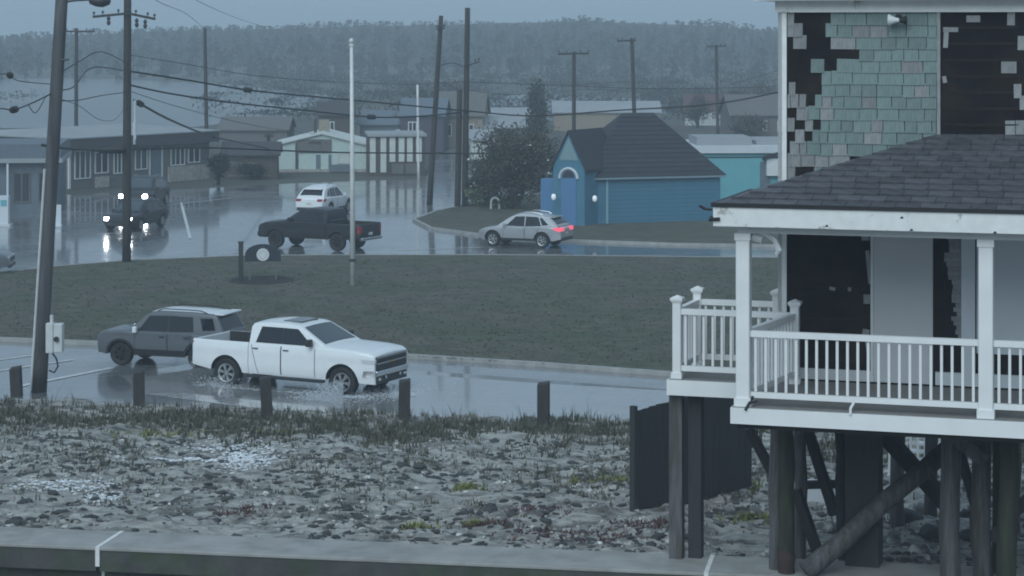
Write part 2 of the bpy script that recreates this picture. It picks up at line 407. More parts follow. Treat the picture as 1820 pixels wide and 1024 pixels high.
tag(tufts('dune_grass', 6000, strip(12.2, 21.2, amp=1.3), .05, .28, m_bgr, random.Random(3), 5, .014, .7), 'dull winter dune grass fringing the road edge of the lot', 'grass')
tag(tufts('dead_stalks', 420, strip(15, 21.3), .3, .62, m_bgr, random.Random(14), 2, .009, .6), 'thin dead stalks standing above the dune grass', 'grass')
tag(tufts('sparse_weeds', 2600, strip(2, 14, thr=.12), .05, .2, m_bgr, random.Random(4), 4, .012, .9), 'sparse dry weeds poking through the sand lot', 'weeds')
def spot(px, py, sx, sy, z=1.3):
    c = P(px, py, z)
    def f(r): return c.x + r.gauss(0, sx), c.y + r.gauss(0, sy)
    return f
def several(*sp):
    return lambda r: r.choice(sp)(r)
tag(tufts('red_beach_plants', 330, several(spot(955,900,.35,.25), spot(1020,955,.9,.5), spot(1090,962,.6,.5), spot(430,915,.3,.25), spot(860,935,.25,.2), spot(1160,940,.3,.4)), 05e-2, .13, m_red, random.Random(5), 5, .016, 1.3), 'low red-brown plants creeping near the seawall', 'plants')
tag(tufts('yellow_green_plants', 380, several(spot(1080,840,.35,.35,1.1), spot(745,945,.12,.1), spot(840,935,.08,.1), spot(830,850,.1,.1), spot(1340,930,.2,.2), spot(260,765,.8,.3,.6), spot(480,755,.5,.2,.6), spot(1290,850,.5,.4,1.1)), .05, .2, m_yel, random.Random(6), 5, .018, .9), 'small yellow-green weeds dotted over the sand', 'plants')
# foam flecks left on the sand
def flecks(name, n, region, s0, s1, mat, r):
    vs = []; fs = []
    for _ in range(n):
        x, y = region(r); s = r.uniform(s0, s1); z = sand_z(x, y) + .02
        o = len(vs)
        for v in ICO:
            k = r.uniform(.7, 1.2); vs.append((x + v[0]*s*k*1.5, y + v[1]*s*k, z + v[2]*s*.35*k))
        fs += [tuple(i+o for i in f) for f in ICF]
    return tag(rawmesh(name, vs, fs, mat, True), kind='stuff')
tag(flecks('sea_foam', 3600, several(spot(445,812,.28,.55,.95), spot(440,806,.20,.4,.95), spot(425,800,.35,.75,.95), spot(330,808,.5,.07,.95), spot(180,885,.14,.35,1.15), spot(120,868,.5,.4,1.1), spot(420,780,.6,.5,.85)), .008, .036, m_foam, random.Random(8)), 'bluish white sea foam clumps blown onto the sand lot', 'foam')
tag(flecks('paper_scraps', 14, several(spot(1000,984,.12,.05,1.6), spot(890,980,.1,.04,1.6)), .03, .08, m_foam, random.Random(9)), 'white scraps lying at the back edge of the seawall', 'litter')

# short turf on the island
def isl_region(r):
    while True:
        px, py = r.uniform(-40, 1420), r.uniform(459, 660)
        if py < 607 + max(0, px) * .05 - 3 and py > 489 - min(max(px, 0), 225) * .11 + (8 if px < 0 else 0): break
    p = P(px, py); return p.x, p.y
tag(tufts('turf', 14000, isl_region, .02, .06, m_blade, random.Random(11), 4, .02, 1.6, lambda x, y: .11), 'short dull winter turf covering the grass island', 'grass')

# ------------------------------------------------------------------ vehicles
def make_vehicle(name, label, cat, loc, heading, S, group=None, sc=(1,1,1)):
    """S: spec. local x forward, y left, z up, origin on the ground under the middle"""
    t = thing(name, label, cat, loc, heading, group)
    t.scale = sc
    L, W, r = S['L'], S['W'], S['r']; xf, xr = S['xf'], S['xr']; Ra = r + S.get('gap', .07)
    zt = lerp_tab(S['top']); rock = S['rock']; paint = S['paint']; hl = L / 2
    low = lerp_tab(S['low'])
    side = lerp_tab([(.2,.89),(.42,.945),(.62,.99),(.80,1.0),(.93,.985),(1.08,.994),(1.18,.985),(1.4,.93)])
    def plan(x):
        k = max(0, (abs(x) - (hl - .55)) / .55); return 1 - (S.get('pf', .13) if x > 0 else S.get('pr', .07)) * k * k
    def hw(x, z): return W / 2 * plan(x) * side(z)
    def zb(x):
        z = low(x)
        for xw in (xf, xr):
            d = abs(x - xw)
            if d < Ra: z = max(z, r + math.sqrt(Ra*Ra - d*d) * S.get('archk', 1.0))
        return z
    def cols(x0, x1, n=44):
        xs = [x0 + (x1-x0)*i/n for i in range(n+1)]
        for xw in (xf, xr):
            for k in range(25):
                a = math.pi*k/24; xs.append(xw + Ra*math.cos(a)*.9999)
        xs += [p[0] for p in S['top']]
        xs = sorted(x for x in xs if x0 - 1e-6 <= x <= x1 + 1e-6)
        out = [xs[0]]
        for x in xs[1:]:
            if x - out[-1] > .004: out.append(x)
        return out
    def loft(xs, zb, zt, hw, rad, crown, nrow=7, bed=None, mats=None, nm='body', par=t):
        mb = MB(); prev = None; first = None
        for x in xs:
            b0, t0 = zb(x), zt(x); t0 = max(t0, b0 + .03); rr = min(rad, (t0-b0)*.45)
            half = []
            for k in range(nrow+1):
                z = b0 + (t0-rr-b0)*k/nrow; half.append((hw(x, z), z))
            wt = hw(x, t0-rr)
            for a in (30, 60, 90): half.append((wt - rr + rr*math.cos(R(a)), t0 - rr + rr*math.sin(R(a))))
            if bed is None:
                for f_ in (.75, .5, .25): half.append(((wt-rr)*f_, t0 + crown*(1-f_*f_)))
                mid = (0, t0 + crown)
            else:
                half.append((wt-.10, t0)); half.append((wt-.11, bed)); half.append(((wt-.1)*.5, bed)); mid = (0, bed)
            path = [(-y, z) for y, z in half] + [mid] + list(reversed(half))
            ring = [(x, y, z) for y, z in path]; m = len(ring)
            o = len(mb.v); mb.v += ring
            if prev is not None:
                for k in range(m-1): mb.f.append((prev+k, prev+k+1, o+k+1, o+k)); mb.mi.append(1 if bed is not None and nrow+4 <= k < m-1-(nrow+4) else 0)
                mb.f.append((prev+m-1, prev, o, o+m-1)); mb.mi.append(1)
            else: first = o
            prev = o
        mb.f.append(tuple(first+k for k in range(m))); mb.mi.append(0)
        mb.f.append(tuple(prev+k for k in reversed(range(m)))); mb.mi.append(0)
        return mb.build(nm, mats or [paint, m_black], par, smooth=35)
    xb = S.get('cab_back')
    body = loft(cols(-hl if xb is None else xb, hl), zb, zt, hw, .07, S.get('crown', .03))
    if xb is not None:
        loft(cols(-hl, xb - .02), zb, lambda x: S['rail'], hw, .03, 0, bed=.82, nm='truck_bed')
        MB().box(-hl + .0, -hl + .06, -W*.44, W*.44, .62, S['rail'] - .005).build('tailgate', paint, t, bevel=.02)
        MB().box(xb-.05, xb-.012, -W*.44, W*.44, .82, S['rail']-.02).build('bed_headboard', paint, t)
        if S.get('tonneau'): MB().box(-hl+.1, xb-.06, -W*.42, W*.42, S['rail']-.10, S['rail']-.06).build('tonneau_cover', m_black, t)
    # glasshouse
    G = S['green']; gz = lerp_tab(G['top']); zbelt = G['belt']; wb, wr, zr = G['wb'], G['wr'], G['zr']
    def ghw(x, z): return wb + (wr - wb) * max(0, min(1.1, (z - zbelt) / (zr - zbelt)))
    gx0, gx1 = G['top'][0][0], G['top'][-1][0]
    n = 40; gxs = sorted(set([gx0 + (gx1-gx0)*i/n for i in range(n+1)] + [p[0] for p in G['top']]))
    loft(gxs, lambda x: zbelt - .05, gz, ghw, .06, .03, nrow=5, nm='cab', mats=[S.get('cabpaint', paint), m_black])
    if S.get('roofpaint'):
        mb = MB(); a0, a1 = S['roofspan']; nn = 16; rows = []
        for i in range(nn+1):
            x = a0 + (a1-a0)*i/nn; z = gz(x); w_ = ghw(x, z) - .03
            o = len(mb.v)
            for k in range(9):
                u = -1 + k/4; mb.v.append((x, u*w_, z + .03*(1-u*u) + .012 - (.045 if abs(u) == 1 else 0)))
            if i:
                for k in range(8): mb.f.append((o-9+k, o-8+k, o+k+1, o+k)); mb.mi.append(0)
        mb.build('roof_panel', S['roofpaint'], t, smooth=True)
    def quadpanel(q, wfun, off, nm, mat, par=t, nu=8, nv=4, sides=(1,-1)):
        for sg in sides:
            mb = MB()
            for j in range(nv+1):
                for i in range(nu+1):
                    u, v = i/nu, j/nv
                    x = (q[0][0]*(1-u)+q[1][0]*u)*(1-v) + (q[3][0]*(1-u)+q[2][0]*u)*v
                    z = (q[0][1]*(1-u)+q[1][1]*u)*(1-v) + (q[3][1]*(1-u)+q[2][1]*u)*v
                    mb.v.append((x, sg*(wfun(x, z)+off), z))
            for j in range(nv):
                for i in range(nu):
                    a = j*(nu+1)+i; mb.f.append((a, a+1, a+nu+2, a+nu+1)); mb.mi.append(0)
            o = mb.build(nm, mat, par, smooth=True)
        return o
    for q in G['windows']: quadpanel(q, ghw, .008, 'side_window', m_glass)
    for q in G.get('pillars', []): quadpanel(q, ghw, .005, 'door_pillar', m_black)
    def slope(x0, x1, nm, mat, k=.88):
        mb = MB(); nn = 10
        for i in range(nn+1):
            x = x0 + (x1-x0)*i/nn; z = gz(x); w_ = (ghw(x, z) - .03) * k
            o = len(mb.v)
            for kx in range(9):
                u = -1+kx/4; mb.v.append((x, u*w_, z + .03*(1-(u*k)**2) + .012))
            if i:
                for kx in range(8): mb.f.append((o-9+kx, o-8+kx, o+kx+1, o+kx)); mb.mi.append(0)
        mb.build(nm, mat, t, smooth=True)
    slope(*G['ws'], 'windscreen', m_wglass)
    if G.get('rw'): slope(*G['rw'], 'rear_window', m_glass)
    if G.get('rwbox'):
        x, y, z0, z1 = G['rwbox']; MB().add([(x,-y,z0),(x,y,z0),(x+.10,y*.92,z1),(x+.10,-y*.92,z1)], [(0,1,2,3)]).build('rear_window', m_glass, t)
    if S.get('sunroof'):
        x0, x1 = S['sunroof']; MB().box(x0, x1, -.42, .42, gz((x0+x1)/2)+.005, gz((x0+x1)/2)+.045).build('sunroof', m_wglass, t)
    if S.get('spoiler'):
        x0, x1, z = S['spoiler']; MB().box(x0, x1, -wr*.92, wr*.92, z, z+.05).build('spoiler', S.get('spoilpaint', S.get('roofpaint') or paint), t, bevel=.015)
    # doors with seams and handles
    for q in S['doors']:
        for sg in (1, -1):
            d = quadpanel(q, hw, .006, 'door', paint, nu=6, nv=6, sides=(sg,))
            for (xa, za, xc, zc) in ((q[0][0], q[0][1], q[3][0], q[3][1]), (q[1][0], q[1][1], q[2][0], q[2][1])):
                s = MB()
                for k in range(6):
                    z0_, z1_ = za+(zc-za)*k/6, za+(zc-za)*(k+1)/6; x0_, x1_ = xa+(xc-xa)*k/6, xa+(xc-xa)*(k+1)/6
                    s.add([(x0_-.008, sg*(hw(x0_,z0_)+.009), z0_), (x0_+.008, sg*(hw(x0_,z0_)+.009), z0_), (x1_+.008, sg*(hw(x1_,z1_)+.009), z1_), (x1_-.008, sg*(hw(x1_,z1_)+.009), z1_)], [(0,1,2,3)])
                s.build('seam', m_black, d)
            xh = q[3][0] + .16; zh = q[3][1] - .10
            MB().box(xh-.09, xh+.09, min(sg*(hw(xh,zh)+.008), sg*(hw(xh,zh)+.04)), max(sg*(hw(xh,zh)+.008), sg*(hw(xh,zh)+.04)), zh-.018, zh+.018).build('door_handle', S.get('handle', m_chrome), d)
    # wheels
    tw = S.get('tw', .25); rr = r * S.get('rimk', .66)
    tyre = MB().lathe([(rr*.98,-tw*.40),(r*.90,-tw/2),(r*.985,-tw*.40),(r,-tw*.25),(r,tw*.25),(r*.985,tw*.40),(r*.90,tw/2),(rr*.98,tw*.40)], 30, 'y')
    tyre.lathe([(rr, tw*.02),(.01, tw*.02)], 30, 'y')
    tyre_me = tyre.mesh('tyre', m_tyre, 40)
    rim = MB().lathe([(rr*.99, tw*.30),(rr*.99, tw*.46),(rr*.88, tw*.42),(rr*.86, tw*.25)], 30, 'y')
    ns = S.get('spokes', 6)
    for k in range(ns):
        a = 2*math.pi*k/ns + .3
        for da in (-.13, .13):
            rim.bar((rr*.14*math.cos(a), tw*.37, rr*.14*math.sin(a)), (rr*.92*math.cos(a+da), tw*.36, rr*.92*math.sin(a+da)), rr*.13, tw*.16, up=(0,1,0))
    rim.lathe([(.001,tw*.44),(rr*.2,tw*.42),(rr*.22,tw*.3)], 14, 'y')
    rim_me = rim.mesh('rim', S.get('rim', m_rim), 40)
    for xw in (xf, xr):
        for sg in (1, -1):
            w_ = bpy.data.objects.new('wheel', None); C.objects.link(w_); w_.parent = t
            w_.location = (xw, sg*(W/2*.985 - tw/2), r); w_.rotation_euler = (0, rng.uniform(0, 1), 0 if sg > 0 else math.pi)
            for nm, me in (('tyre', tyre_me), ('rim', rim_me)):
                o = bpy.data.objects.new(nm, me); C.objects.link(o); o.parent = w_
    if S.get('running'):
        for sg in (1, -1): MB().box(xr+Ra+.12, xf-Ra-.05, min(sg*(W/2-.12), sg*(W/2+.03)), max(sg*(W/2-.12), sg*(W/2+.03)), .36, .43).build('running_board', m_black, t, bevel=.015)
    # wheel arch lips
    if S.get('cladding'):
        for xw in (xf, xr):
            for sg in (1, -1):
                mb = MB(); pr_ = None
                for k in range(17):
                    a = math.pi*k/16; ring = []
                    for rad_ in (Ra*.99, Ra+S['cladding']):
                        x = xw + rad_*math.cos(a); z = max(rock-.02, r + rad_*math.sin(a)); ring.append((x, sg*(hw(x, z)+.014), z))
                    o = len(mb.v); mb.v += ring
                    if pr_ is not None: mb.f.append((pr_, pr_+1, o+1, o)); mb.mi.append(0)
                    pr_ = o
                mb.build('wheel_arch_trim', m_black, t)
        quadpanel([(xr+Ra, rock-.01), (xf-Ra, rock-.01), (xf-Ra, rock+S.get('clad_h', .16)), (xr+Ra, rock+S.get('clad_h', .16))], hw, .012, 'sill_trim', m_black)
    # front end
    for nm, mat, boxes, bev in S['front']:
        mb = MB()
        for (dx0, dx1, y0, y1, z0, z1) in boxes:
            mb.box(hl+dx0, hl+dx1, y0, y1, z0, z1)
            if y0 > 0: mb.box(hl+dx0, hl+dx1, -y1, -y0, z0, z1)
        if mat.name in ('clear_lamp', 'lit_headlamp'):   # one mesh for each lamp
            for sg in (1, -1):
                mb = MB()
                for (dx0, dx1, y0, y1, z0, z1) in boxes: mb.box(hl+dx0, hl+dx1, min(sg*y0, sg*y1), max(sg*y0, sg*y1), z0, z1)
                mb.build(nm, mat, t, bevel=bev)
        else: mb.build(nm, mat, t, bevel=bev)
    for nm, mat, q in S.get('frontside', []): quadpanel(q, hw, .010, nm, mat, nu=4, nv=2)
    for nm, mat, boxes, bev in S['rear']:
        for sg in (1, -1):
            mb = MB(); two = False
            for (dx0, dx1, y0, y1, z0, z1) in boxes:
                two = two or y0 > 0
                mb.box(-hl+dx0, -hl+dx1, min(sg*y0, sg*y1), max(sg*y0, sg*y1), z0, z1)
            mb.build(nm, mat, t, bevel=bev)
            if not two: break
    for nm, mat, q in S.get('rearside', []): quadpanel(q, hw, .010, nm, mat, nu=4, nv=2)
    # mirrors
    mx, mz, ms = S['mirror']
    for sg in (1, -1):
        y0 = ghw(mx, mz); mb = MB(); mb.bar((mx+.02, sg*(y0-.02), mz-.06), (mx, sg*(y0+.16), mz-.04), .05, .04)
        mb2 = mb.build('mirror', m_black, t)
        MB().box(mx-.06, mx+.08, min(sg*(y0+.06), sg*(y0+.06+ms)), max(sg*(y0+.06), sg*(y0+.06+ms)), mz-.08, mz+.12).build('mirror_cap', S.get('mirrorcap', paint), mb2, bevel=.03)
    if S.get('rails'):
        x0, x1 = S['rails']
        for sg in (1, -1):
            pts = [(x0+(x1-x0)*k/8, sg*(wr-.06), gz(x0+(x1-x0)*k/8)+.075-(.06 if k in (0, 8) else 0)) for k in range(9)]
            MB().tube(pts, .018, 6).build('roof_rail', m_chrome if S.get('railc') else m_black, t)
    return t

p_white = M('white_car_paint', (.80,.82,.83), rough=.3, var=.02, coat=.6)
p_khaki = M('grey_car_paint', (.105,.118,.13), rough=.35, var=.03, coat=.5)
p_dark = M('dark_car_paint', (.012,.013,.018), rough=.4, var=.05, coat=.15)
p_silver = M('silver_car_paint', (.42,.43,.45), rough=.28, var=.03, metal=.35, coat=.6)
p_grey = M('slate_car_paint', (.15,.17,.19), rough=.35, var=.03, coat=.4)

truck = dict(L=5.88, W=2.04, r=.42, xf=1.97, xr=-1.78, gap=.10, rock=.46, paint=p_white, crown=.045, pf=.12,
    top=[(-2.94,1.32),(-1.05,1.32),(1.25,1.35),(1.5,1.35),(2.3,1.315),(2.75,1.27),(2.89,1.22),(2.94,1.17)],
    low=[(-2.94,.60),(-2.6,.55),(-2.3,.50),(-1.2,.46),(1.4,.46),(2.4,.44),(2.94,.40)], cab_back=-1.03, rail=1.33,
    green=dict(belt=1.31, wb=.965, wr=.76, zr=1.92, top=[(-1.03,1.80),(-.98,1.87),(-.6,1.905),(-.1,1.915),(.35,1.89),(.55,1.845),(.95,1.62),(1.45,1.345)],
        ws=(.60,1.34), rwbox=(-1.045,.62,1.38,1.78),
        windows=[[(-.82,1.36),(-.02,1.36),(.0,1.80),(-.70,1.80)], [(.04,1.36),(1.02,1.36),(.48,1.79),(.05,1.80)]], pillars=[[(-.04,1.36),(.06,1.36),(.07,1.80),(-.02,1.80)]]),
    sunroof=(-.25,.35), doors=[[(-.72,.50),(.02,.50),(.02,1.30),(-.95,1.30)],[(.04,.50),(1.12,.50),(1.12,1.30),(.04,1.30)]],
    spokes=6, rimk=.64, tw=.28, mirror=(.98,1.44,.20), mirrorcap=m_black, running=1, handle=m_chrome,
    front=[('grille', m_black, [(-.03,.025,-.82,.82,.78,1.15)], .01), ('grille_bar', m_chrome, [(.0,.04,-.80,.80,.955,.985),(.0,.04,-.80,.80,1.115,1.14)], .005),
           ('emblem', m_gold, [(.035,.05,-.14,.14,.955,.985),(.035,.05,-.05,.05,.945,.995)], 0),
           ('bumper', m_chrome, [(-.05,.07,-.86,.86,.62,.78)], .03), ('air_dam', m_black, [(-.12,.045,-.80,.80,.40,.62)], .02),
           ('headlight', m_lamp, [(-.14,.022,.60,.91,.98,1.10)], .02), ('fog_light', m_lamp, [(-.02,.06,.62,.74,.50,.57)], .01),
           ('tow_hook', m_chrome, [(.0,.085,.34,.42,.52,.60)], .01)],
    frontside=[('lamp_corner', m_lamp, [(2.62,1.0),(2.93,.97),(2.93,1.08),(2.58,1.10)]), ('bumper_corner', m_chrome, [(2.62,.60),(2.93,.60),(2.93,.78),(2.66,.78)])],
    rear=[('tail_light', m_taild, [(-.012,.055,.84,.93,.86,1.26)], .01), ('rear_bumper', m_chrome, [(-.10,.06,-.92,.92,.50,.66)], .03), ('number_plate', m_plate, [(-.115,-.10,-.16,.16,.52,.64)], 0)])
T0 = Vector((-5.80, 61.44, 0))
make_vehicle('pickup_truck', 'large white crew cab pickup truck splashing through the flooded lane', 'truck', T0 + Vector((0,0,-.03)), R(-27), truck, sc=(.98,.98,.95))

suv = dict(L=4.38, W=1.86, r=.365, xf=1.36, xr=-1.31, rock=.36, paint=p_khaki, pf=.10, pr=.05, gap=.08,
    top=[(-2.19,1.02),(-2.1,1.08),(-1.6,1.10),(.9,1.12),(1.2,1.14),(1.9,1.10),(2.1,1.04),(2.19,.90)],
    low=[(-2.19,.48),(-1.9,.38),(-1.0,.36),(1.0,.36),(1.9,.34),(2.19,.42)],
    green=dict(belt=1.08, wb=.86, wr=.70, zr=1.76, top=[(-2.12,1.12),(-2.02,1.34),(-1.86,1.66),(-1.7,1.72),(-1.0,1.76),(0,1.77),(.35,1.74),(.5,1.68),(1.12,1.13)],
        ws=(.52,1.06), rw=(-2.09,-1.88),
        windows=[[(-.22,1.14),(.78,1.14),(.42,1.62),(-.20,1.64)],[(-1.12,1.16),(-.27,1.14),(-.26,1.64),(-1.05,1.62)],[(-1.86,1.24),(-1.42,1.22),(-1.30,1.60),(-1.72,1.60)]], pillars=[[(-.30,1.14),(-.20,1.14),(-.18,1.64),(-.28,1.64)]]),
    roofpaint=p_white, roofspan=(-1.80,.42), spoiler=(-2.06,-1.74,1.70), spoilpaint=p_white,
    doors=[[(-.24,.46),(.86,.46),(.86,1.08),(-.24,1.08)],[(-1.0,.62),(-.27,.46),(-.27,1.08),(-1.08,1.08)]], cladding=.07, clad_h=.2,
    mirror=(.82,1.16,.14), mirrorcap=p_white, rim=m_black, handle=m_black, rails=(-1.5,.2),
    front=[('grille', m_black, [(-.05,.02,-.66,.66,.72,.90)], .01), ('headlight', m_lamp, [(-.06,.03,.42,.66,.74,.88)], .02), ('bumper', m_black, [(-.06,.05,-.72,.72,.36,.58)], .03)],
    rear=[('tail_light', m_taild, [(-.015,.06,.62,.80,.72,1.06)], .01), ('rear_bumper', m_black, [(-.04,.06,-.82,.82,.42,.66)], .03), ('number_plate', m_plate, [(-.025,.0,-.16,.16,.80,.92)], 0)])
a = R(162); c = P(292, 655); make_vehicle('sport_utility_vehicle', 'boxy grey SUV with a white roof passing behind the white pickup', 'suv', c + Vector((.1, 1.0, 0)), a, suv, sc=(.93,.93,.90))

pick = dict(L=5.35, W=1.90, r=.385, xf=1.72, xr=-1.50, rock=.50, paint=p_dark, crown=.04, gap=.09,
    top=[(-2.675,1.2),(1.2,1.22),(1.45,1.21),(2.3,1.12),(2.6,1.02),(2.675,.95)],
    low=[(-2.675,.62),(-2.2,.52),(1.2,.5),(2.2,.46),(2.675,.46)], cab_back=-.95, rail=1.20,
    green=dict(belt=1.18, wb=.88, wr=.68, zr=1.80, top=[(-.95,1.64),(-.9,1.74),(-.5,1.79),(0,1.80),(.4,1.75),(.7,1.6),(1.3,1.2)],
        ws=(.5,1.24), rwbox=(-.965,.56,1.26,1.66), windows=[[(-.78,1.24),(-.02,1.24),(0,1.68),(-.68,1.68)],[(.04,1.24),(.92,1.24),(.42,1.66),(.05,1.68)]]),
    doors=[[(-.70,.55),(.02,.55),(.02,1.17),(-.86,1.17)],[(.04,.55),(1.05,.55),(1.05,1.17),(.04,1.17)]], cladding=.05, clad_h=.08,
    mirror=(.9,1.28,.15), handle=m_black, rim=m_black,
    front=[('grille', m_black, [(-.03,.02,-.6,.6,.72,.96)], .01), ('headlight', m_lamp, [(-.08,.02,.58,.82,.78,.94)], .02), ('bumper', p_dark, [(-.05,.06,-.82,.82,.50,.70)], .03)],
    rear=[('tail_light', m_taild, [(-.012,.08,.74,.88,.78,1.12)], .01), ('rear_bumper', m_chrome, [(-.10,.05,-.84,.84,.48,.62)], .03), ('number_plate', m_plate, [(-.012,-.004,-.16,.16,.70,.82)], 0)],
    rearside=[('tail_lamp_corner', m_taild, [(-2.66,.80),(-2.56,.80),(-2.56,1.12),(-2.66,1.12)])])
c = P(548, 444); make_vehicle('pickup_truck', 'dark pickup truck driving left past the flagpole', 'truck', c + Vector((.4, .8, 0)), R(152), pick)

def crossover(paint, **k):
    d = dict(L=4.58, W=1.86, r=.36, xf=1.42, xr=-1.29, rock=.34, paint=paint, pf=.18, pr=.12, gap=.06,
        top=[(-2.29,.92),(-2.18,1.02),(-1.6,1.06),(.9,1.0),(1.25,1.0),(1.9,.90),(2.15,.80),(2.29,.66)],
        low=[(-2.29,.46),(-1.9,.36),(-1,.34),(1,.32),(1.9,.30),(2.29,.38)],
        green=dict(belt=.98, wb=.86, wr=.64, zr=1.66, top=[(-2.14,1.08),(-1.85,1.34),(-1.62,1.50),(-1.2,1.58),(-.6,1.65),(-.1,1.665),(.2,1.62),(.6,1.44),(1.22,1.02)],
            ws=(.32,1.12), rw=(-2.06,-1.68),
            windows=[[(-.3,1.04),(.70,1.04),(.22,1.50),(-.28,1.52)],[(-1.22,1.08),(-.35,1.04),(-.34,1.52),(-1.02,1.50)],[(-1.62,1.14),(-1.28,1.10),(-1.10,1.46),(-1.24,1.46)]]),
        doors=[[(-.32,.44),(.84,.44),(.84,.97),(-.32,.97)],[(-.92,.55),(-.36,.44),(-.36,.99),(-1.16,1.0)]], cladding=.045, clad_h=.10,
        mirror=(.74,1.06,.13), handle=paint, spoiler=(-1.86,-1.56,1.48), rails=(-1.2,-.1), railc=1,
        front=[('grille', m_black, [(-.08,.01,-.5,.5,.52,.70)], .01), ('headlight', m_lamp, [(-.16,-.03,.45,.74,.62,.74)], .02), ('bumper', m_black, [(-.1,.03,-.66,.66,.30,.44)], .03)],
        rear=[('tail_light', m_taild, [(-.012,.16,.50,.80,.86,1.0)], .02), ('rear_bumper', m_black, [(-.03,.08,-.76,.76,.36,.54)], .03), ('number_plate', m_plate, [(-.012,.02,-.16,.16,.68,.80)], 0)],
        rearside=[('tail_lamp_corner', m_taild, [(-2.26,.84),(-1.98,.90),(-1.94,1.02),(-2.22,1.0)])])
    d.update(k); return d
sil = crossover(p_silver, rear=[('tail_light', m_tail, [(-.03,.14,.36,.82,.84,1.02)], .02), ('rear_bumper', m_black, [(-.03,.08,-.76,.76,.36,.54)], .03), ('number_plate', m_plate, [(-.012,.02,-.16,.16,.68,.80)], 0)],
    rearside=[('tail_lamp_corner', m_tail, [(-2.26,.82),(-1.96,.90),(-1.92,1.03),(-2.22,1.02)])])
c = P(926, 440); make_vehicle('crossover_car', 'silver crossover car with lit red tail lights beside the lawn', 'car', c + Vector((.2, .85, 0)), R(156), sil, sc=(.88,.88,.90))
wsp = crossover(p_white, L=4.7)
c = P(574, 384); make_vehicle('sport_utility_vehicle', 'white SUV seen from behind beyond the dark pickup', 'suv', c + Vector((0, 1.2, 0)), R(72), wsp, sc=(.90,.90,.94))

dsed = crossover(p_dark); dsed['front'] = [('grille', m_black, [(-.08,.01,-.5,.5,.52,.70)], .01), ('headlight', m_lit, [(-.16,.03,.54,.74,.64,.80)], .02), ('bumper', m_black, [(-.1,.03,-.66,.66,.30,.44)], .03)]
c = P(214, 412); make_vehicle('crossover_car', 'dark car with two headlights on, turning behind the tall utility pole', 'car', c + Vector((.45, 1.9, 0)), R(254), dsed, sc=(.90,.95,.84))
dk2 = crossover(p_dark); dk2['front'] = [('grille', m_black, [(-.08,.01,-.5,.5,.52,.70)], .01), ('headlight', m_lit, [(-.16,.03,.52,.76,.64,.84)], .04), ('bumper', m_black, [(-.1,.03,-.66,.66,.30,.44)], .03)]
c = P(244, 374); make_vehicle('crossover_car', 'second dark car behind with one bright headlight right of the pole', 'car', c + Vector((0, 2.3, 0)), R(264), dk2)
c = P(-92, 492); make_vehicle('crossover_car', 'slate grey car cut off by the left edge of the picture', 'car', c + Vector((0, .9, 0)), R(4), crossover(p_grey))

# splash and wake of the white pickup
def splash():
    r = random.Random(21); vs = []; fs = []
    ca, sa = math.cos(R(-27)), math.sin(R(-27))
    def put(x, y, z, s, fl):
        X, Y = T0.x + x*ca - y*sa, T0.y + x*sa + y*ca; o = len(vs)
        for v in ICO: k = r.uniform(.7, 1.3); vs.append((X + v[0]*s*k*1.4, Y + v[1]*s*k*1.4, z + v[2]*s*fl*k))
        fs.extend(tuple(i+o for i in f) for f in ICF)
    for _ in range(3200):     # thrown up by the front wheels
        u = r.random(); ang = r.uniform(-.6, 1.0)
        put(2.0 - .9*u*r.random() + .8*ang*u, -1.0 - 1.1*u, max(.05, .05 + .40*r.random()**2*(1-abs(u-.3))), r.uniform(.003, .011), .9)
    for _ in range(1200):
        put(2.4 + r.gauss(.4, .4), -.3 + r.gauss(0, .8), .05 + .10*r.random()**3, r.uniform(.004, .016), .5)
    for _ in range(900):
        put(-1.9 + r.gauss(0, .35), -1.1 + r.gauss(0, .15), .05 + .22*r.random()**2, r.uniform(.003, .009), .9)
    return rawmesh('water_splash', vs, fs, M('white_water', (.62,.66,.70), rough=.35, var=.1, scale=6), True)
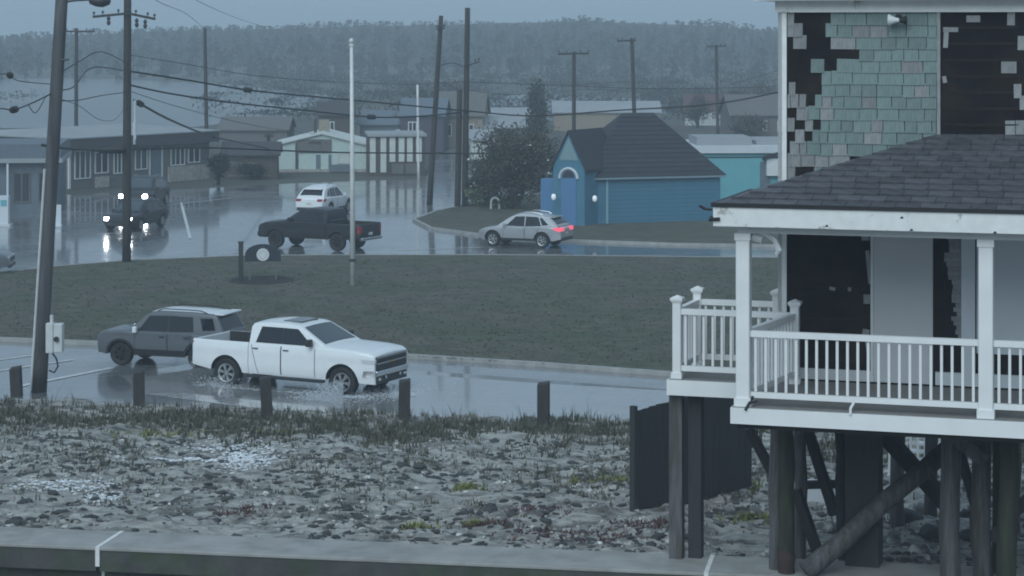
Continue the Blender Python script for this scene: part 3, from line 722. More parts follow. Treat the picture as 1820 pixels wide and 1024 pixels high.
def wake():
    m = M('wake_foam', (.66,.70,.73), rough=.5, var=.15, scale=5); n = m.node_tree.nodes; L = m.node_tree.links
    tc = n.new('ShaderNodeTexCoord'); nz = n.new('ShaderNodeTexNoise'); nz.inputs['Scale'].default_value = 4.5; nz.inputs['Detail'].default_value = 8; nz.inputs['Roughness'].default_value = .7
    at = n.new('ShaderNodeAttribute'); at.attribute_name = 'cover'; ad = n.new('ShaderNodeMath'); ad.operation = 'ADD'; mr = n.new('ShaderNodeMapRange'); mr.inputs[1].default_value = .98; mr.inputs[2].default_value = 1.25
    L.new(tc.outputs['Object'], nz.inputs['Vector']); L.new(nz.outputs[0], ad.inputs[0]); L.new(at.outputs['Fac'], ad.inputs[1]); L.new(ad.outputs[0], mr.inputs[0]); L.new(mr.outputs[0], n['Principled BSDF'].inputs['Alpha'])
    vs = []; fs = []; cov = []; nu, nv = 60, 30
    for j in range(nv+1):
        for i in range(nu+1):
            x = -3.0 + 7.6*i/nu; y = -2.5 + 3.6*j/nv; d1 = math.exp(-((x-2.3)/1.0)**2 - ((y+1.2)/.55)**2); d2 = .8*math.exp(-((y+1.3-.05*x)/.30)**2) * (1 if x < 2.3 else math.exp(-(x-2.3)**2)) ; d3 = .95*math.exp(-((x-3.5)/.65)**2 - ((y+.2)/.7)**2)
            edge = min(1, min(i, nu-i, j, nv-j)/4); cov.append(min(1., .72*max(d1, d2, d3))*edge)
            vs.append((x, y, .058 + .02*max(d1, d3)*noise.noise(Vector((x*4, y*4, 0)))))
    for j in range(nv):
        for i in range(nu): a = j*(nu+1)+i; fs.append((a, a+1, a+nu+2, a+nu+1))
    o = rawmesh('wake_foam', vs, fs, m, True); o.location = (T0.x, T0.y, 0); o.rotation_euler = (0, 0, R(-27))
    at_ = o.data.attributes.new('cover', 'FLOAT', 'POINT'); at_.data.foreach_set('value', cov)
    tag(o, 'white foam streaks on the flood water beside the pickup', 'foam', kind='stuff')
wake()
tag(splash(), 'white water splashed up round the wheels of the pickup', 'splash', kind='stuff')

# ------------------------------------------------------------------ beach house on piles
HA = R(17); HO = Vector((3.27, 31.75, 0)); ZD = 4.46
house = thing('beach_house', 'weathered two-storey beach house on timber piles with white railed porch', 'house', HO, -HA)
XE = 7.2                                        # the house runs on past the right edge of the picture
def HW(u, v, z):                                # house coordinates of a world point are (u, v)
    return HO + Vector((u*math.cos(HA) + v*math.sin(HA), -u*math.sin(HA) + v*math.cos(HA), z))
# walls: sheathing behind the shingles
WY = 2.5
wall = MB().box(.10, XE, WY, 7.5, ZD - .25, 10.02).build('wall', m_tar, house)
MB().box(.04, .17, WY - .03, WY + .08, ZD, 10.02).build('corner_board', m_whitew, wall)
MB().box(.04, .10, WY - .03, WY + .02, ZD, 10.02).build('corner_strip', m_trim, wall)
# upper floor: sea green shingles, each its own piece, many missing by the corner
RISE = .318; EY = -.32; EX = -.37; EZ = 7.30
def roof_z(u, v): return EZ + RISE * min(v - EY, u - EX)
sr = random.Random(31); ex = .178
# (missing more often towards the corner)
row = 0; z = 10.02 - ex
shm = {}
def shingle_mesh(w, mat):
    w = round(w, 2); k = (w, mat.name)
    if k not in shm:
        shm[k] = MB().add([(0,-.016,0),(w,-.016,0),(w,-.002,ex+.03),(0,-.002,ex+.03),(0,.0,0),(w,.0,0),(w,.0,ex+.03),(0,.0,ex+.03)],
            [(0,1,2,3),(4,7,6,5),(0,4,5,1),(1,5,6,2),(2,6,7,3),(3,7,4,0)]).mesh('shingle', mat)
    return shm[k]
while z > 7.3:
    u = .18 - sr.uniform(0, .12)
    while u < 2.41:
        w = sr.choice((.11,.13,.15,.18,.21)) if u < .75 else sr.choice((.18,.22,.27,.32,.38))
        u0, u1 = max(u, .18), min(u + w, 2.42)
        hgt = 10.02 - z
        k = (u1 - .18)
        if hgt < .95: miss = .74 if k < .75 else (.45 if k < .9 else (.10 if k < 1.2 else .02))
        else: miss = .56 if k < .35 else (.44 if k < .62 else (.12 if k < .95 else .02))
        if u1 - u0 > .035 and z + ex > roof_z(u1, WY) + .02 and sr.random() > miss:
            mat = m_shing if (k > .45 and sr.random() < .85) else m_shingo
            o = bpy.data.objects.new('shingle', shingle_mesh(u1 - u0 - .006, mat)); C.objects.link(o); o.parent = wall
            o.location = (u0, WY - .003 - sr.uniform(0, .006), z - .02 + sr.uniform(-.006, .006)); o.rotation_euler = (0, sr.gauss(0, .012), 0)
        u += w
    z -= ex; row += 1
# the bare stretch on the right keeps torn remnants
MB().box(2.42, 2.47, WY - .035, WY - .002, 8.2, 10.02).build('edge_board', m_shingo, wall)
z = 10.02 - ex
while z > 8.1:
    u = 3.2 + sr.uniform(0, .1)
    while u < 4.6:
        w = sr.choice((.12,.15,.19,.23)); e_ = 3.72 + .40*noise.noise(Vector((z*1.7, 3.3, .4)))
        if u > e_ or (u > e_ - .35 and sr.random() < .3):
            o = bpy.data.objects.new('shingle', shingle_mesh(w - .006, m_shingo if sr.random() < .6 else m_shing)); C.objects.link(o); o.parent = wall
            o.location = (u, WY - .004, z - .02 + sr.uniform(-.01, .01)); o.rotation_euler = (0, sr.gauss(0, .02), 0)
        u += w
    z -= ex
for (u, z, w, h) in ((2.55,9.62,.07,.26),(2.62,9.76,.22,.07),(2.95,9.92,.2,.1),(2.53,9.02,.06,.1)): part('shingle', m_shingo, wall, (u, WY - .009, z), (w, .012, h), (0, sr.gauss(0, .1), 0))
for k in range(7): part('batten', m_tarw, wall, (3.05, WY - .006, 8.35 + k*.24), (1.1, .01, .04), (0, sr.gauss(0,.006), 0))
# eaves of the main roof
fr = MB().box(-.28, XE, WY - .30, 8.0, 10.20, 10.42).build('main_eaves', m_whitew, house)
MB().box(.0, XE, WY - .06, WY - .004, 10.02, 10.199).build('frieze_board', m_whitew, fr)
MB().box(-.34, XE, WY - .36, 8.0, 10.425, 10.47).build('roof_edge', m_roofb, fr)
MB().add([(-.34,WY-.36,10.475),(XE,WY-.36,10.475),(XE,5.2,11.9),(-.34,5.2,11.9),(-.34,8.0,10.475),(XE,8.0,10.475)], [(0,1,2,3),(3,2,5,4),(0,3,4)]).build('main_roof', m_roof, house)
# floodlight under the eaves
fl = thing('floodlight', 'small white twin-cone floodlight under the upper eaves of the beach house', 'lamp', HW(1.86, WY - .02, 9.93), -HA)
MB().lathe([(.001,0),(.05,0),(.05,.05),(.001,.05)], 12, 'y', (0,-.05,.02)).build('mount', m_black, fl)
MB().tube([(0,-.03,.02),(-.02,-.12,-.01)], .016, 6).build('arm', m_black, fl)
MB().lathe([(.03,0),(.045,-.06),(.095,-.16)], 14, 'x', (.02,-.14,-.03)).build('lamp_shade', m_trim, fl, smooth=40)
MB().lathe([(.03,0),(.05,.05),(.07,.10),(.001,.11)], 14, 'x', (.03,-.14,-.03)).build('lamp_body', m_black, fl, smooth=40)

# hipped porch roof with shingle courses
pr = MB()
A_, B_, C_, D_ = (EX,EY,EZ), (XE,EY,EZ), (XE,WY,roof_z(9,WY)), (EX+(WY-EY),WY,roof_z(9,WY))
pr.add([A_, B_, C_, D_], [(0,1,2,3)]).add([A_, D_, (EX,WY,EZ)], [(0,1,2)]).add([(EX,EY,EZ-.01),(XE,EY,EZ-.01),(XE,WY,EZ-.01),(EX,WY,EZ-.01)], [(3,2,1,0)])
proof = pr.build('porch_roof', m_roofb, house)
slope_len = (WY-EY)*math.sqrt(1+RISE*RISE); nc = 13; cw = slope_len/nc; th = math.atan(RISE)
rs = random.Random(5); rm = {}
for j in range(nc):
    v0 = EY + (WY-EY)*j/nc; v1 = EY + (WY-EY)*(j+1)/nc
    u = EX + (v0-EY) - .0; umax = 5.4
    off = rs.uniform(0, .3)
    first = True
    while u < umax:
        w = (.34 - off if first else .34); first = False
        w = max(.12, w); ua, ub = u, u + w
        # piece as a thin wedge; left-most piece is cut along the hip
        ca_ = max(ua, EX + (v0-EY)); da_ = max(ua, EX + (v1-EY)); cut = da_ - ua
        key = (round(w, 3), round(cut, 3))
        if key not in rm:
            th_ = .034
            vsx = [(0,0,th_),(w-.008,0,th_),(w-.008,cw*1.08,.006),(cut,cw*1.08,.006),(0,0,.002),(w-.008,0,.002),(w-.008,cw*1.08,.002),(cut,cw*1.08,.002)]
            if cut >= w - .02: vsx[2] = (cut+.01, cw*1.08, .006); vsx[6] = (cut+.01, cw*1.08, .002)
            rm[key] = MB().add(vsx, [(0,1,2,3),(4,7,6,5),(0,4,5,1),(1,5,6,2),(2,6,7,3),(3,7,4,0)]).mesh('roof_shingle', m_roof)
        o = bpy.data.objects.new('roof_shingle', rm[key]); C.objects.link(o); o.parent = proof
        o.location = (ua, v0 - .01, EZ + RISE*(v0-EY) + .003 + rs.uniform(0, .006)); o.rotation_euler = (th, 0, rs.gauss(0, .004))
        u += w
# hip-side shingles, courses only
hs = MB()
for j in range(nc):
    u0 = EX + (WY-EY)*j/nc; u1 = EX + (WY-EY)*(j+1)/nc
    hs.add([(u0-.01, EY+(u0-EX), EZ+RISE*(u0-EX)+.024), (u0-.01, WY, EZ+RISE*(u0-EX)+.024), (u1, WY, EZ+RISE*(u1-EX)+.008), (u1, EY+(u1-EX), EZ+RISE*(u1-EX)+.008), (u0-.01, EY+(u0-EX), EZ+RISE*(u0-EX)), (u0-.01, WY, EZ+RISE*(u0-EX))], [(0,1,2,3),(4,5,1,0)])
hs.build('hip_course', m_roof, proof)
MB().box(EX-.03, XE, EY-.035, EY+.03, EZ-.02, EZ+.035).build('drip_edge', m_roofb, proof)
MB().box(EX-.03, EX+.03, EY+.03, WY, EZ-.02, EZ+.035).build('drip_edge', m_roofb, proof)
fa = MB().box(EX, XE, EY-.012, EY+.03, EZ-.29, EZ-.022).build('fascia', m_whitew, proof)
MB().box(EX, EX+.04, EY+.03, WY, EZ-.29, EZ-.022).build('fascia', m_whitew, proof)
MB().box(EX+.04, XE, EY+.03, WY, EZ-.30, EZ-.275).build('soffit', m_trim, proof)
MB().box(-.08, XE, -.07, .07, 6.90, 7.0).build('porch_beam', m_trim, house)
for k, (u, zz) in enumerate(((1.22,7.06),(2.38,7.035),(3.5,7.03),(2.25,7.20))):
    MB().add([(u-.022,EY-.0155,zz-.02),(u+.025,EY-.0155,zz-.02),(u+.03,EY-.0155,zz-.004),(u+.004,EY-.0155,zz+.012)], [(0,1,2,3)]).build('paint_chip', m_tarw, fa)
# broken gutter stub and twig at the eave corner, loose bracket
MB().tube([(EX-.02,EY+.0,EZ-.06),(EX-.12,EY-.02,EZ-.05),(EX-.2,EY+.05,EZ-.02)], .022, 6).tube([(EX-.02,EY,EZ-.16),(EX-.05,EY-.03,EZ-.20),(EX+.1,EY-.03,EZ-.19)], .028, 6).build('broken_gutter', m_black, proof)
MB().tube([(.10,.02,6.93),(.30,.02,6.90),(.44,.02,6.80),(.50,.02,6.66),(.46,.02,6.60)], [.03,.045,.04,.05,.03], 7).tube([(.12,.02,6.84),(.26,.02,6.80)], .05, 6).build('porch_bracket', m_trim, house)

# porch deck: boards, rim boards, columns
deck = MB().box(-.12, XE, -.10, WY, ZD-.06, ZD-.032).build('deck_frame', m_pile, house)
nbd = 19
for k in range(nbd):
    v0 = -.13 + (WY+.13)*k/nbd; part('deck_board', m_deck, deck, ((XE-.14)/2, v0 + .066, ZD - .015), (XE+.14, .128, .03))
MB().box(-.16, XE, -.165, -.135, ZD-.235, ZD-.012).build('rim_board', m_white, house)
MB().box(-.162, -.132, -.134, WY-.4, ZD-.235, ZD-.012).build('rim_board', m_white, house)
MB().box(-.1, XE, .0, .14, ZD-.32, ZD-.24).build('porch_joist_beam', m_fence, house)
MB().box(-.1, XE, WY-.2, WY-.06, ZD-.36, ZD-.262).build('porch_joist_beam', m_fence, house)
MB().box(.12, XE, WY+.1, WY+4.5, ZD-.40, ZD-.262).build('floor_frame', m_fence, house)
def column(u, v, par=house):
    c_ = part('porch_column', m_white, par, (u, v, (ZD + 6.90)/2), (.195, .195, 6.90 - ZD), bevel=.01)
    part('column_base', m_white, c_, (0, 0, -(6.90-ZD)/2 + .06), (.235, .235, .12)); part('column_cap', m_white, c_, (0, 0, (6.90-ZD)/2 - .05), (.225, .225, .10))
for u in (0, 3.36, 6.72): column(u, 0)
def railing(a, b, ztop=1.02, zbot=.16, gap=.138, name='railing', bw=.036):
    a, b = Vector(a), Vector(b); d = b - a; L_ = d.length; ang = math.atan2(d.y, d.x)
    rt = part(name, m_white, house, ((a.x+b.x)/2, (a.y+b.y)/2, ZD + ztop), (L_, .085, .085), (0, 0, ang))
    part('bottom_rail', m_white, rt, (0, 0, zbot - ztop), (L_, .06, .08))
    n_ = int(L_/gap)
    for k in range(n_):
        x = -L_/2 + L_*(k+.5)/n_
        part('baluster', m_white, rt, (x, 0, (zbot - ztop)/2 - .002), (bw, bw, ztop - zbot - .10))
    return rt
railing((.10,0), (3.26,0)); railing((3.46,0), (6.62,0))
# landing on the left side
def newel(u, v, h=1.22):
    n_ = part('newel_post', m_white, house, (u, v, ZD + h/2), (.13, .13, h), bevel=.008)
    MB().box(-.095,.095,-.095,.095,h/2-.03,h/2+.005).box(-.08,.08,-.08,.08,h/2-.055,h/2-.031).add([(-.095,-.095,h/2+.006),(.095,-.095,h/2+.006),(.095,.095,h/2+.006),(-.095,.095,h/2+.006),(0,0,h/2+.05)], [(0,1,4),(1,2,4),(2,3,4),(3,0,4)]).build('post_cap', m_white, n_)
    part('post_skirt', m_white, n_, (0,0,-h/2+.05), (.165,.165,.09))
N1, N2, N3, N4 = (-1.44,2.12), (-1.40,3.39), (-.14,3.39), (.36,2.12)
for q in (N1, N2, N3, N4): newel(*q)
railing((N1[0]+.06,N1[1]), (N4[0]-.06,N4[1])); railing((N2[0]+.06,N2[1]), (N3[0]-.06,N3[1])); railing((N1[0],N1[1]+.06), (N2[0],N2[1]-.06)); railing((.02,.11), (N4[0]-.02,N4[1]-.06))
ld = MB().box(-1.54, -.02, 2.04, 3.5, ZD-.06, ZD-.032).build('landing_frame', m_pile, house)
for k in range(11): part('deck_board', m_deck, ld, (-.78, 2.09 + k*.134, ZD-.015), (1.54, .13, .03))
MB().box(-1.58, -.165, 2.0, 2.03, ZD-.24, ZD-.01).build('rim_board', m_white, house)
MB().box(-1.58, -1.55, 2.03, 3.5, ZD-.24, ZD-.01).build('rim_board', m_white, house)
# porch wall panels
def wpan(name, mat, u0, u1, z0, z1, y=.03, par=wall): return MB().box(u0, u1, WY - y, WY - .002, z0, z1).build(name, mat, par)
wpan('base_board', m_panel, .175, 1.44, ZD + .03, ZD + .19, .05)
wpan('wall_panel', m_panel, 1.48, 2.36, ZD + .03, 6.98, .035)
wpan('panel_trim', m_trim, 1.44, 1.478, ZD + .03, 6.98, .045)
wpan('door_casing', m_panell, 2.78, 2.98, ZD + .03, 6.98, .06)
wpan('wall_panel', m_panell, 3.0, XE, ZD + .52, 6.98, .035)
wpan('base_board', m_panell, 2.40, XE, ZD + .03, ZD + .22, .065)
for k in range(26):
    z0 = ZD + .75 + k*.067; w_ = .10 + .22*abs(noise.noise(Vector((0, k*.37, 2.2)))) + (.06 if k > 12 else -.02*(12-k)*.3)
    part('shingle', m_shingo, wall, (2.775 - w_/2 - .0, WY - .010, z0), (max(.05, w_), .014, .064), (0, rs.gauss(0, .03), 0))
for (u, zz, w_, h_) in ((1.38,5.72,.1,.14),(1.36,6.66,.12,.12),(1.36,5.18,.1,.18),(.86,5.86,.09,.05),(.74,5.90,.14,.04),(1.12,5.86,.05,.06),(1.0,5.68,.28,.02),(1.2,6.72,.07,.03),(1.41,6.2,.06,.5),(1.4,5.0,.07,.4)):
    part('shingle', m_shingo if w_ < .13 else m_tarw, wall, (u, WY-.008, zz), (w_, .012, h_), (0, rs.gauss(0,.1), 0))
for k in range(11): part('sheathing_board', m_tarw, wall, (.80, WY - .005, ZD + .32 + k*.21), (1.24, .006, .012 + .02*(k % 3 == 0)))
# cable and bracket hanging off the porch edge
tag(MB().tube([(.14,-.05,ZD+.14),(.10,-.12,ZD+.05),(.06,-.19,ZD-.03)], .022, 6).tube([(.10,-.12,ZD+.05),(.22,-.14,ZD+.10)], .014, 5).build('loose_cable', m_black, house), None)
MB().tube([(1.56,-.09,ZD+.12),(1.53,-.17,ZD+.06),(1.53,-.18,ZD-.02)], .02, 6).build('rail_foot', m_white, house)

# ------------------------------------------------------------------ timber piles and braces below (parts of the house)
def wpt(px, py, Y):                              # a point in house coordinates
    p = PD(px, py, Y) - HO
    return Vector((p.x*math.cos(HA) - p.y*math.sin(HA), p.x*math.sin(HA) + p.y*math.cos(HA), p.z))
def pile(px, Y, w, zb, mat=m_pile, rnd=True, ztop=ZD-.24, jog=.02, name='pile'):
    a_ = wpt(px, 500, Y); pts = []; n_ = 7; r2 = random.Random(int(px))
    for k in range(n_):
        z_ = ztop + (zb - ztop)*k/(n_-1); pts.append((a_.x + r2.gauss(0, jog), a_.y + r2.gauss(0, jog), z_))
    if rnd: MB().tube(pts, [w/2*r2.uniform(.92,1.06) for _ in pts], 12).build(name, mat, house, smooth=40)
    else: MB().box(a_.x-w/2, a_.x+w/2, a_.y-w/2, a_.y+w/2, zb, ztop).build(name, mat, house)
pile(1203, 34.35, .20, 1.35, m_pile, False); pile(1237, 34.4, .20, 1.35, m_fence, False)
pile(1397, 33.43, .25, 1.45, M('rust_stain', (.050,.030,.026), rough=.85, var=.4, scale=3), ztop=2.15, name='stained_foot')
pile(1383, 33.65, .27, 1.45, m_pile); pile(1397, 33.45, .24, 1.45, m_pileg)
pile(1424, 34.6, .20, 1.3); pile(1494, 34.8, .17, 1.2, m_fence); pile(1690, 32.6, .31, -1, m_pile); pile(1745, 33.0, .30, -1, m_pile)
pile(1776, 33.4, .24, -1, m_pileg); pile(1790, 31.9, .27, -1, m_pileg, ztop=ZD-.24); pile(1860, 32.6, .3, -1)
pile(1595, 38.5, .24, .6); pile(1655, 39.5, .24, .6); pile(1800, 38.0, .26, .6)
pile(1536, 34.0, .50, .3, m_fence, False, name='pier_panel')
def brace(p1, p2, Y1, Y2, w, mat=m_pile, h=None):
    MB().bar(wpt(p1[0], p1[1], Y1), wpt(p2[0], p2[1], Y2), w, h or w, up=(.2,1,.1)).build('brace', mat, house, bevel=.02)
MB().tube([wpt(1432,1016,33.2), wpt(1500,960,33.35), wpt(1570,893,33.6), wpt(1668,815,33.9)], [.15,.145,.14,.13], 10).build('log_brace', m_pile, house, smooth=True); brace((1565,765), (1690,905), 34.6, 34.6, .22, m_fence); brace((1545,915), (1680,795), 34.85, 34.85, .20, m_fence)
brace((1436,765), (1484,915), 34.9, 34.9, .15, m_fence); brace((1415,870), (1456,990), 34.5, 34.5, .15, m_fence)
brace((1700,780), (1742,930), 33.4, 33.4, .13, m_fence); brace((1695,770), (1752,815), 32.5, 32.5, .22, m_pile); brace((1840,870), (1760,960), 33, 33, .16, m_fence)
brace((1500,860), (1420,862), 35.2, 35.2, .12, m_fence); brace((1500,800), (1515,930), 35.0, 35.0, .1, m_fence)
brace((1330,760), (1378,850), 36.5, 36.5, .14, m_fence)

# dark board fence under the landing
f0, f1 = P(1128, 905, 1.22), P(1335, 868, 1.05)
fe = thing('board_fence', 'solid dark vertical board fence beneath the left landing of the house', 'fence', (f0.x, f0.y, 1.0), math.atan2(f1.y-f0.y, f1.x-f0.x))
flen = (f1-f0).length; nbo = int(flen/.2)
for k in range(nbo):
    part('board', m_fence, fe, (flen*(k+.5)/nbo, rng.uniform(-.008,.008), .98 + rng.uniform(-.02,.02) + .12*k/nbo), (flen/nbo - .008, .03, 2.0))
part('fence_post', m_fence, fe, (-.03, .0, 1.0), (.09, .11, 2.12)); part('fence_rail', m_fence, fe, (flen/2, .06, 1.6), (flen, .06, .09)); part('fence_rail', m_fence, fe, (flen/2, .06, .5), (flen, .06, .09))

# things seen under the house
st = thing('outdoor_stairs', 'white railed stairs seen far under the beach house', 'stairs', P(1632, 858, .75), R(-15))
for k in range(6): part('step', m_trim, st, (-.35 + .14*k, .1*k, .15 + .14*k), (.5, .28, .04))
for k in range(9): part('baluster', m_trim, st, (-.55 + .14*k, -.2, .45 + .09*k), (.04, .04, .8))
MB().bar((-.6,-.2,.85), (.6,-.2,1.6), .07).build('handrail', m_trim, st)
wb_ = thing('storage_box', 'pale grey storage box lying behind the piles', 'box', P(1447, 892, 1.1), R(-12))
MB().box(-.42,.42,-.25,.25,0,.30).build('body', m_panell, wb_, bevel=.02); MB().box(-.44,.44,-.27,.27,.302,.36).build('lid', m_trim, wb_, bevel=.015)
def boulder(px, py, z, s, label, mat=m_stoned, seed=0):
    r2 = random.Random(seed); c_ = P(px, py, z); bm = bmesh.new(); bmesh.ops.create_icosphere(bm, subdivisions=3, radius=1)
    for v in bm.verts:
        n_ = noise.fractal(v.co*1.3 + Vector((seed*3.1, 0, 0)), 1, 2, 3); v.co = v.co * (1 + .28*n_); v.co = Vector((v.co.x*s*1.2, v.co.y*s, v.co.z*s*.72))
    me = bpy.data.meshes.new('boulder'); bm.to_mesh(me); bm.free(); me.materials.append(mat); me.polygons.foreach_set('use_smooth', [True]*len(me.polygons))
    o = bpy.data.objects.new('boulder', me); C.objects.link(o); o.location = (c_.x, c_.y, sand_z(c_.x, c_.y) + s*.25); o.rotation_euler = (0, 0, r2.uniform(0, 6)); tag(o, label, 'rock', 'rocks under the house')
boulder(1612, 925, 1.3, .26, 'round dark rock below the crossed braces'); boulder(1645, 900, 1.25, .24, 'paler rock behind the round dark rock', m_stone, 1)
boulder(1660, 945, 1.35, .20, 'low dark rock right of the round dark rock', m_stoned, 2); boulder(1728, 915, 1.3, .26, 'dark rock between the two thick right piles', m_stoned, 3)
boulder(1590, 960, 1.4, .17, 'small pale rock at the foot of the wide pier panel', m_stone, 4); boulder(1465, 940, 1.35, .20, 'pale rock behind the long slanting log', m_stone, 5)
boulder(1635, 985, 1.45, .18, 'lowest pale rock in the sand under the porch', m_stone, 6); boulder(1725, 958, 1.4, .18, 'small dark rock low between the right piles', m_stoned, 7)
boulder(1345, 905, 1.25, .16, 'pale rock just left of the mossy corner pile', m_stone, 8)

# ------------------------------------------------------------------ bollards, poles, wires
for i, (x, y0, y1, lb) in enumerate(((30,642,698,'leftmost short wooden bollard, left of the leaning pole'),(247,655,717,'short wooden bollard in front of the grey SUV'),(475,670,746,'short wooden bollard in front of the white pickup doors'),
        (718,677,752,'short wooden bollard in front of the white pickup nose'),(966,685,770,'rightmost short wooden bollard, alone before the wet road'))):
    p = P(x, y1, .08); hgt = (y1-y0)*p.y/F; s = .14
    b_ = MB().add([(-s,-s,-.3),(s,-s,-.3),(s,s,-.3),(-s,s,-.3),(-s,-s,hgt-.06),(s,-s,hgt-.02),(s,s,hgt),(-s,s,hgt-.04)], [(0,3,2,1),(4,5,6,7),(0,1,5,4),(1,2,6,5),(2,3,7,6),(3,0,4,7)]).build('bollard', m_bol, None, bevel=.015)
    b_.location = (p.x, p.y, sand_z(p.x, p.y)); b_.rotation_euler = (rng.gauss(0,.02), rng.gauss(0,.02), rng.uniform(-.2,.2)); tag(b_, lb, 'bollard', 'wooden bollards along the road')

def pole(name, label, base, top, Y, r0, r1, mat=m_pole, arms=(), cat='utility pole', zb=None):
    p0 = PD(base[0], base[1], Y) if zb is None else Vector(((base[0]-PX)*Y/F, Y, zb)); p1 = PD(top[0], top[1], Y)
    t = thing(name, label, cat, p0)
    d = p1 - p0; MB().tube([d*(k/6) + (Vector((0,0,-.3)) if k == 0 else Vector()) for k in range(7)], [r0+(r1-r0)*k/6 for k in range(7)], 12).build('shaft', mat, t, smooth=True)
    for (x0, y0, x1, y1, th_) in arms:
        a_, b_ = PD(x0, y0, Y - r1 - .06) - p0, PD(x1, y1, Y - r1 - .06) - p0
        arm = MB().bar(a_, b_, th_).build('crossarm', m_pole, t)
        for k in (.03, .28, .72, .97):
            q = a_ + (b_-a_)*k; MB().lathe([(.02,0),(.02,.06),(.055,.07),(.055,.11),(.035,.16),(.001,.17)], 8, 'z', q + Vector((0,0,th_/2))).build('insulator', m_ins, arm)
    return t, p0
lp, lp0 = pole('utility_pole', 'thick grey leaning utility pole with a meter box at far left', (69,697), (113,-60), 60.5, .20, .165, m_poleg)
ld_ = PD(113,-60,60.5) - lp0
def on_lp(py): return ld_ * ((697-py)/757.)
MB().tube([on_lp(700), on_lp(625)], [.215,.205], 12).build('pole_sleeve', m_bol, lp, smooth=True)
q = on_lp(600); mbx = MB().box(q.x+.16, q.x+.36, q.y-.32, q.y+.02, q.z-.38, q.z+.42).build('meter_box', m_metbox, lp, bevel=.02)
MB().box(q.x+.365, q.x+.60, q.y-.30, q.y+.0, q.z-.36, q.z+.40).build('meter_box_cover', m_metbox, mbx, bevel=.02)
MB().lathe([(.001,0),(.07,0),(.07,.05),(.001,.06)], 14, 'y', (q.x+.45, q.y-.36, q.z+.0)).build('meter_dial', m_black, mbx)
MB().tube([(q.x+.28,q.y-.1,q.z+.42),(q.x+.28,q.y-.1,q.z+.62)], .05, 8).build('conduit', m_metbox, mbx)
MB().tube([(q.x+.30,q.y-.15,q.z-.38),(q.x+.42,q.y-.15,q.z-.55),(q.x+.46,q.y-.15,q.z-.75),(q.x+.36,q.y-.15,q.z-.92),(q.x+.22,q.y-.15,q.z-.86)], .025, 6).build('loose_cable', m_wire, mbx)
MB().tube([on_lp(700)+Vector((-.19,-.1,.1)), on_lp(300)+Vector((-.17,-.1,0))], .035, 6).build('conduit', m_metbox, lp)
q = on_lp(4); a_ = MB().tube([q, q+Vector((.4,-.05,.05)), q+Vector((.95,-.1,.08))], .035, 6).build('lamp_arm', m_ins, lp)
MB().lathe([(.001,-.30),(.08,-.27),(.15,-.10),(.17,.08),(.10,.26),(.001,.30)], 12, 'x', q+Vector((1.05,-.1,.03))).build('lamp_head', m_ins, a_, smooth=True)
MB().tube([on_lp(107)+Vector((.1,-.1,0)), on_lp(107)+Vector((.32,-.12,.02))], .03, 6).build('bolt_bracket', m_ins, lp)

up, up0 = pole('utility_pole', 'tall dark utility pole with a crossarm, standing on the near grass corner', (225,470), (227,-70), 93., .19, .15, m_pole, [(165,30,228,24,.1),(228,24,276,34,.1)])
for (x, y) in ((193,36),(243,40),(258,42)):
    q = PD(x, y, 92.7) - up0; MB().lathe([(.001,-.22),(.05,-.2),(.09,-.1),(.05,0),(.09,.08),(.03,.16),(.001,.2)], 8, 'z', q).build('hanging_insulator', m_ins, up)
MB().tube([PD(172,266,92.7)-up0, PD(178,266,92.7)-up0, PD(219,266,92.7)-up0, PD(224,266,92.7)-up0], [.06,.15,.17,.06], 10).build('cable_closure', m_wire, up)
q = PD(240,178,92.8) - up0; MB().tube([q, PD(240,248,92.8)-up0], .05, 7).build('conduit', m_metbox, up)
pole('utility_pole', 'thin far utility pole with crossarm behind the flat-roofed building', (135,292), (136,50), 162., .15, .12, m_pole, [(117,56,168,56,.14)])
pole('utility_pole', 'bare far utility pole rising behind the right end of the flat-roofed building', (368,296), (364,50), 165., .16, .12, m_pole)
pole('utility_pole', 'leaning far utility pole at the side street, left of the pole pair', (763,364), (784,28), 124., .17, .12, m_pole, [(776,52,790,50,.1)])
pl, pl0 = pole('utility_pole', 'tall utility pole of the pair beside the brown bush', (826,370), (831,14), 121.7, .17, .14, m_pole, [(826,118,852,110,.06)])
pole('utility_pole', 'short stub pole standing close beside the tall pole by the brown bush', (813,370), (817,160), 121.7, .17, .15, m_pole)
pole('utility_pole', 'far pole with a wide crossarm left of the blue building ridge', (1020,300), (1020,92), 155., .15, .12, m_pole, [(992,96,1047,95,.14)])
pole('utility_pole', 'far pole rising behind the ridge of the blue building', (1130,290), (1123,68), 162., .16, .13, m_pole, [(1097,73,1130,72,.13)])
pole('utility_pole', 'faintest far pole right of the blue building roof', (1276,250), (1273,80), 194., .15, .12, m_pole, [(1256,83,1291,82,.12)])
fpp = P(627, 512)
fpt = thing('flagpole', 'white flagpole with a ball finial on the grass island', 'flagpole', (fpp.x, fpp.y, .1))
hF = (510-82)*fpp.y/F
MB().tube([(0,0,0),(-.02,0,hF*.5),(-.05,0,hF)], [.10,.085,.06], 12).build('shaft', m_flag, fpt, smooth=True)
MB().lathe([(.001,-.1),(.07,-.07),(.1,0),(.07,.07),(.001,.1)], 12, 'z', (-.05,0,hF+.14)).build('finial', m_flag, fpt, smooth=True)
MB().box(-.13,.02,-.08,.08,hF-.06,hF+.03).build('truck_pulley', m_flag, fpt); MB().box(-.12,.12,-.12,.12,.9,1.0).build('cleat_band', m_ins, fpt)
pole('light_mast', 'thin pale mast in front of the white fronted shed', (744,318), (742,150), 145., .09, .07, m_flag, cat='mast')
pole('utility_pole', 'short dark service post beside the cream gabled building', (478,300), (477,238), 150., .14, .12, m_pole, [(470,242,486,242,.12)])
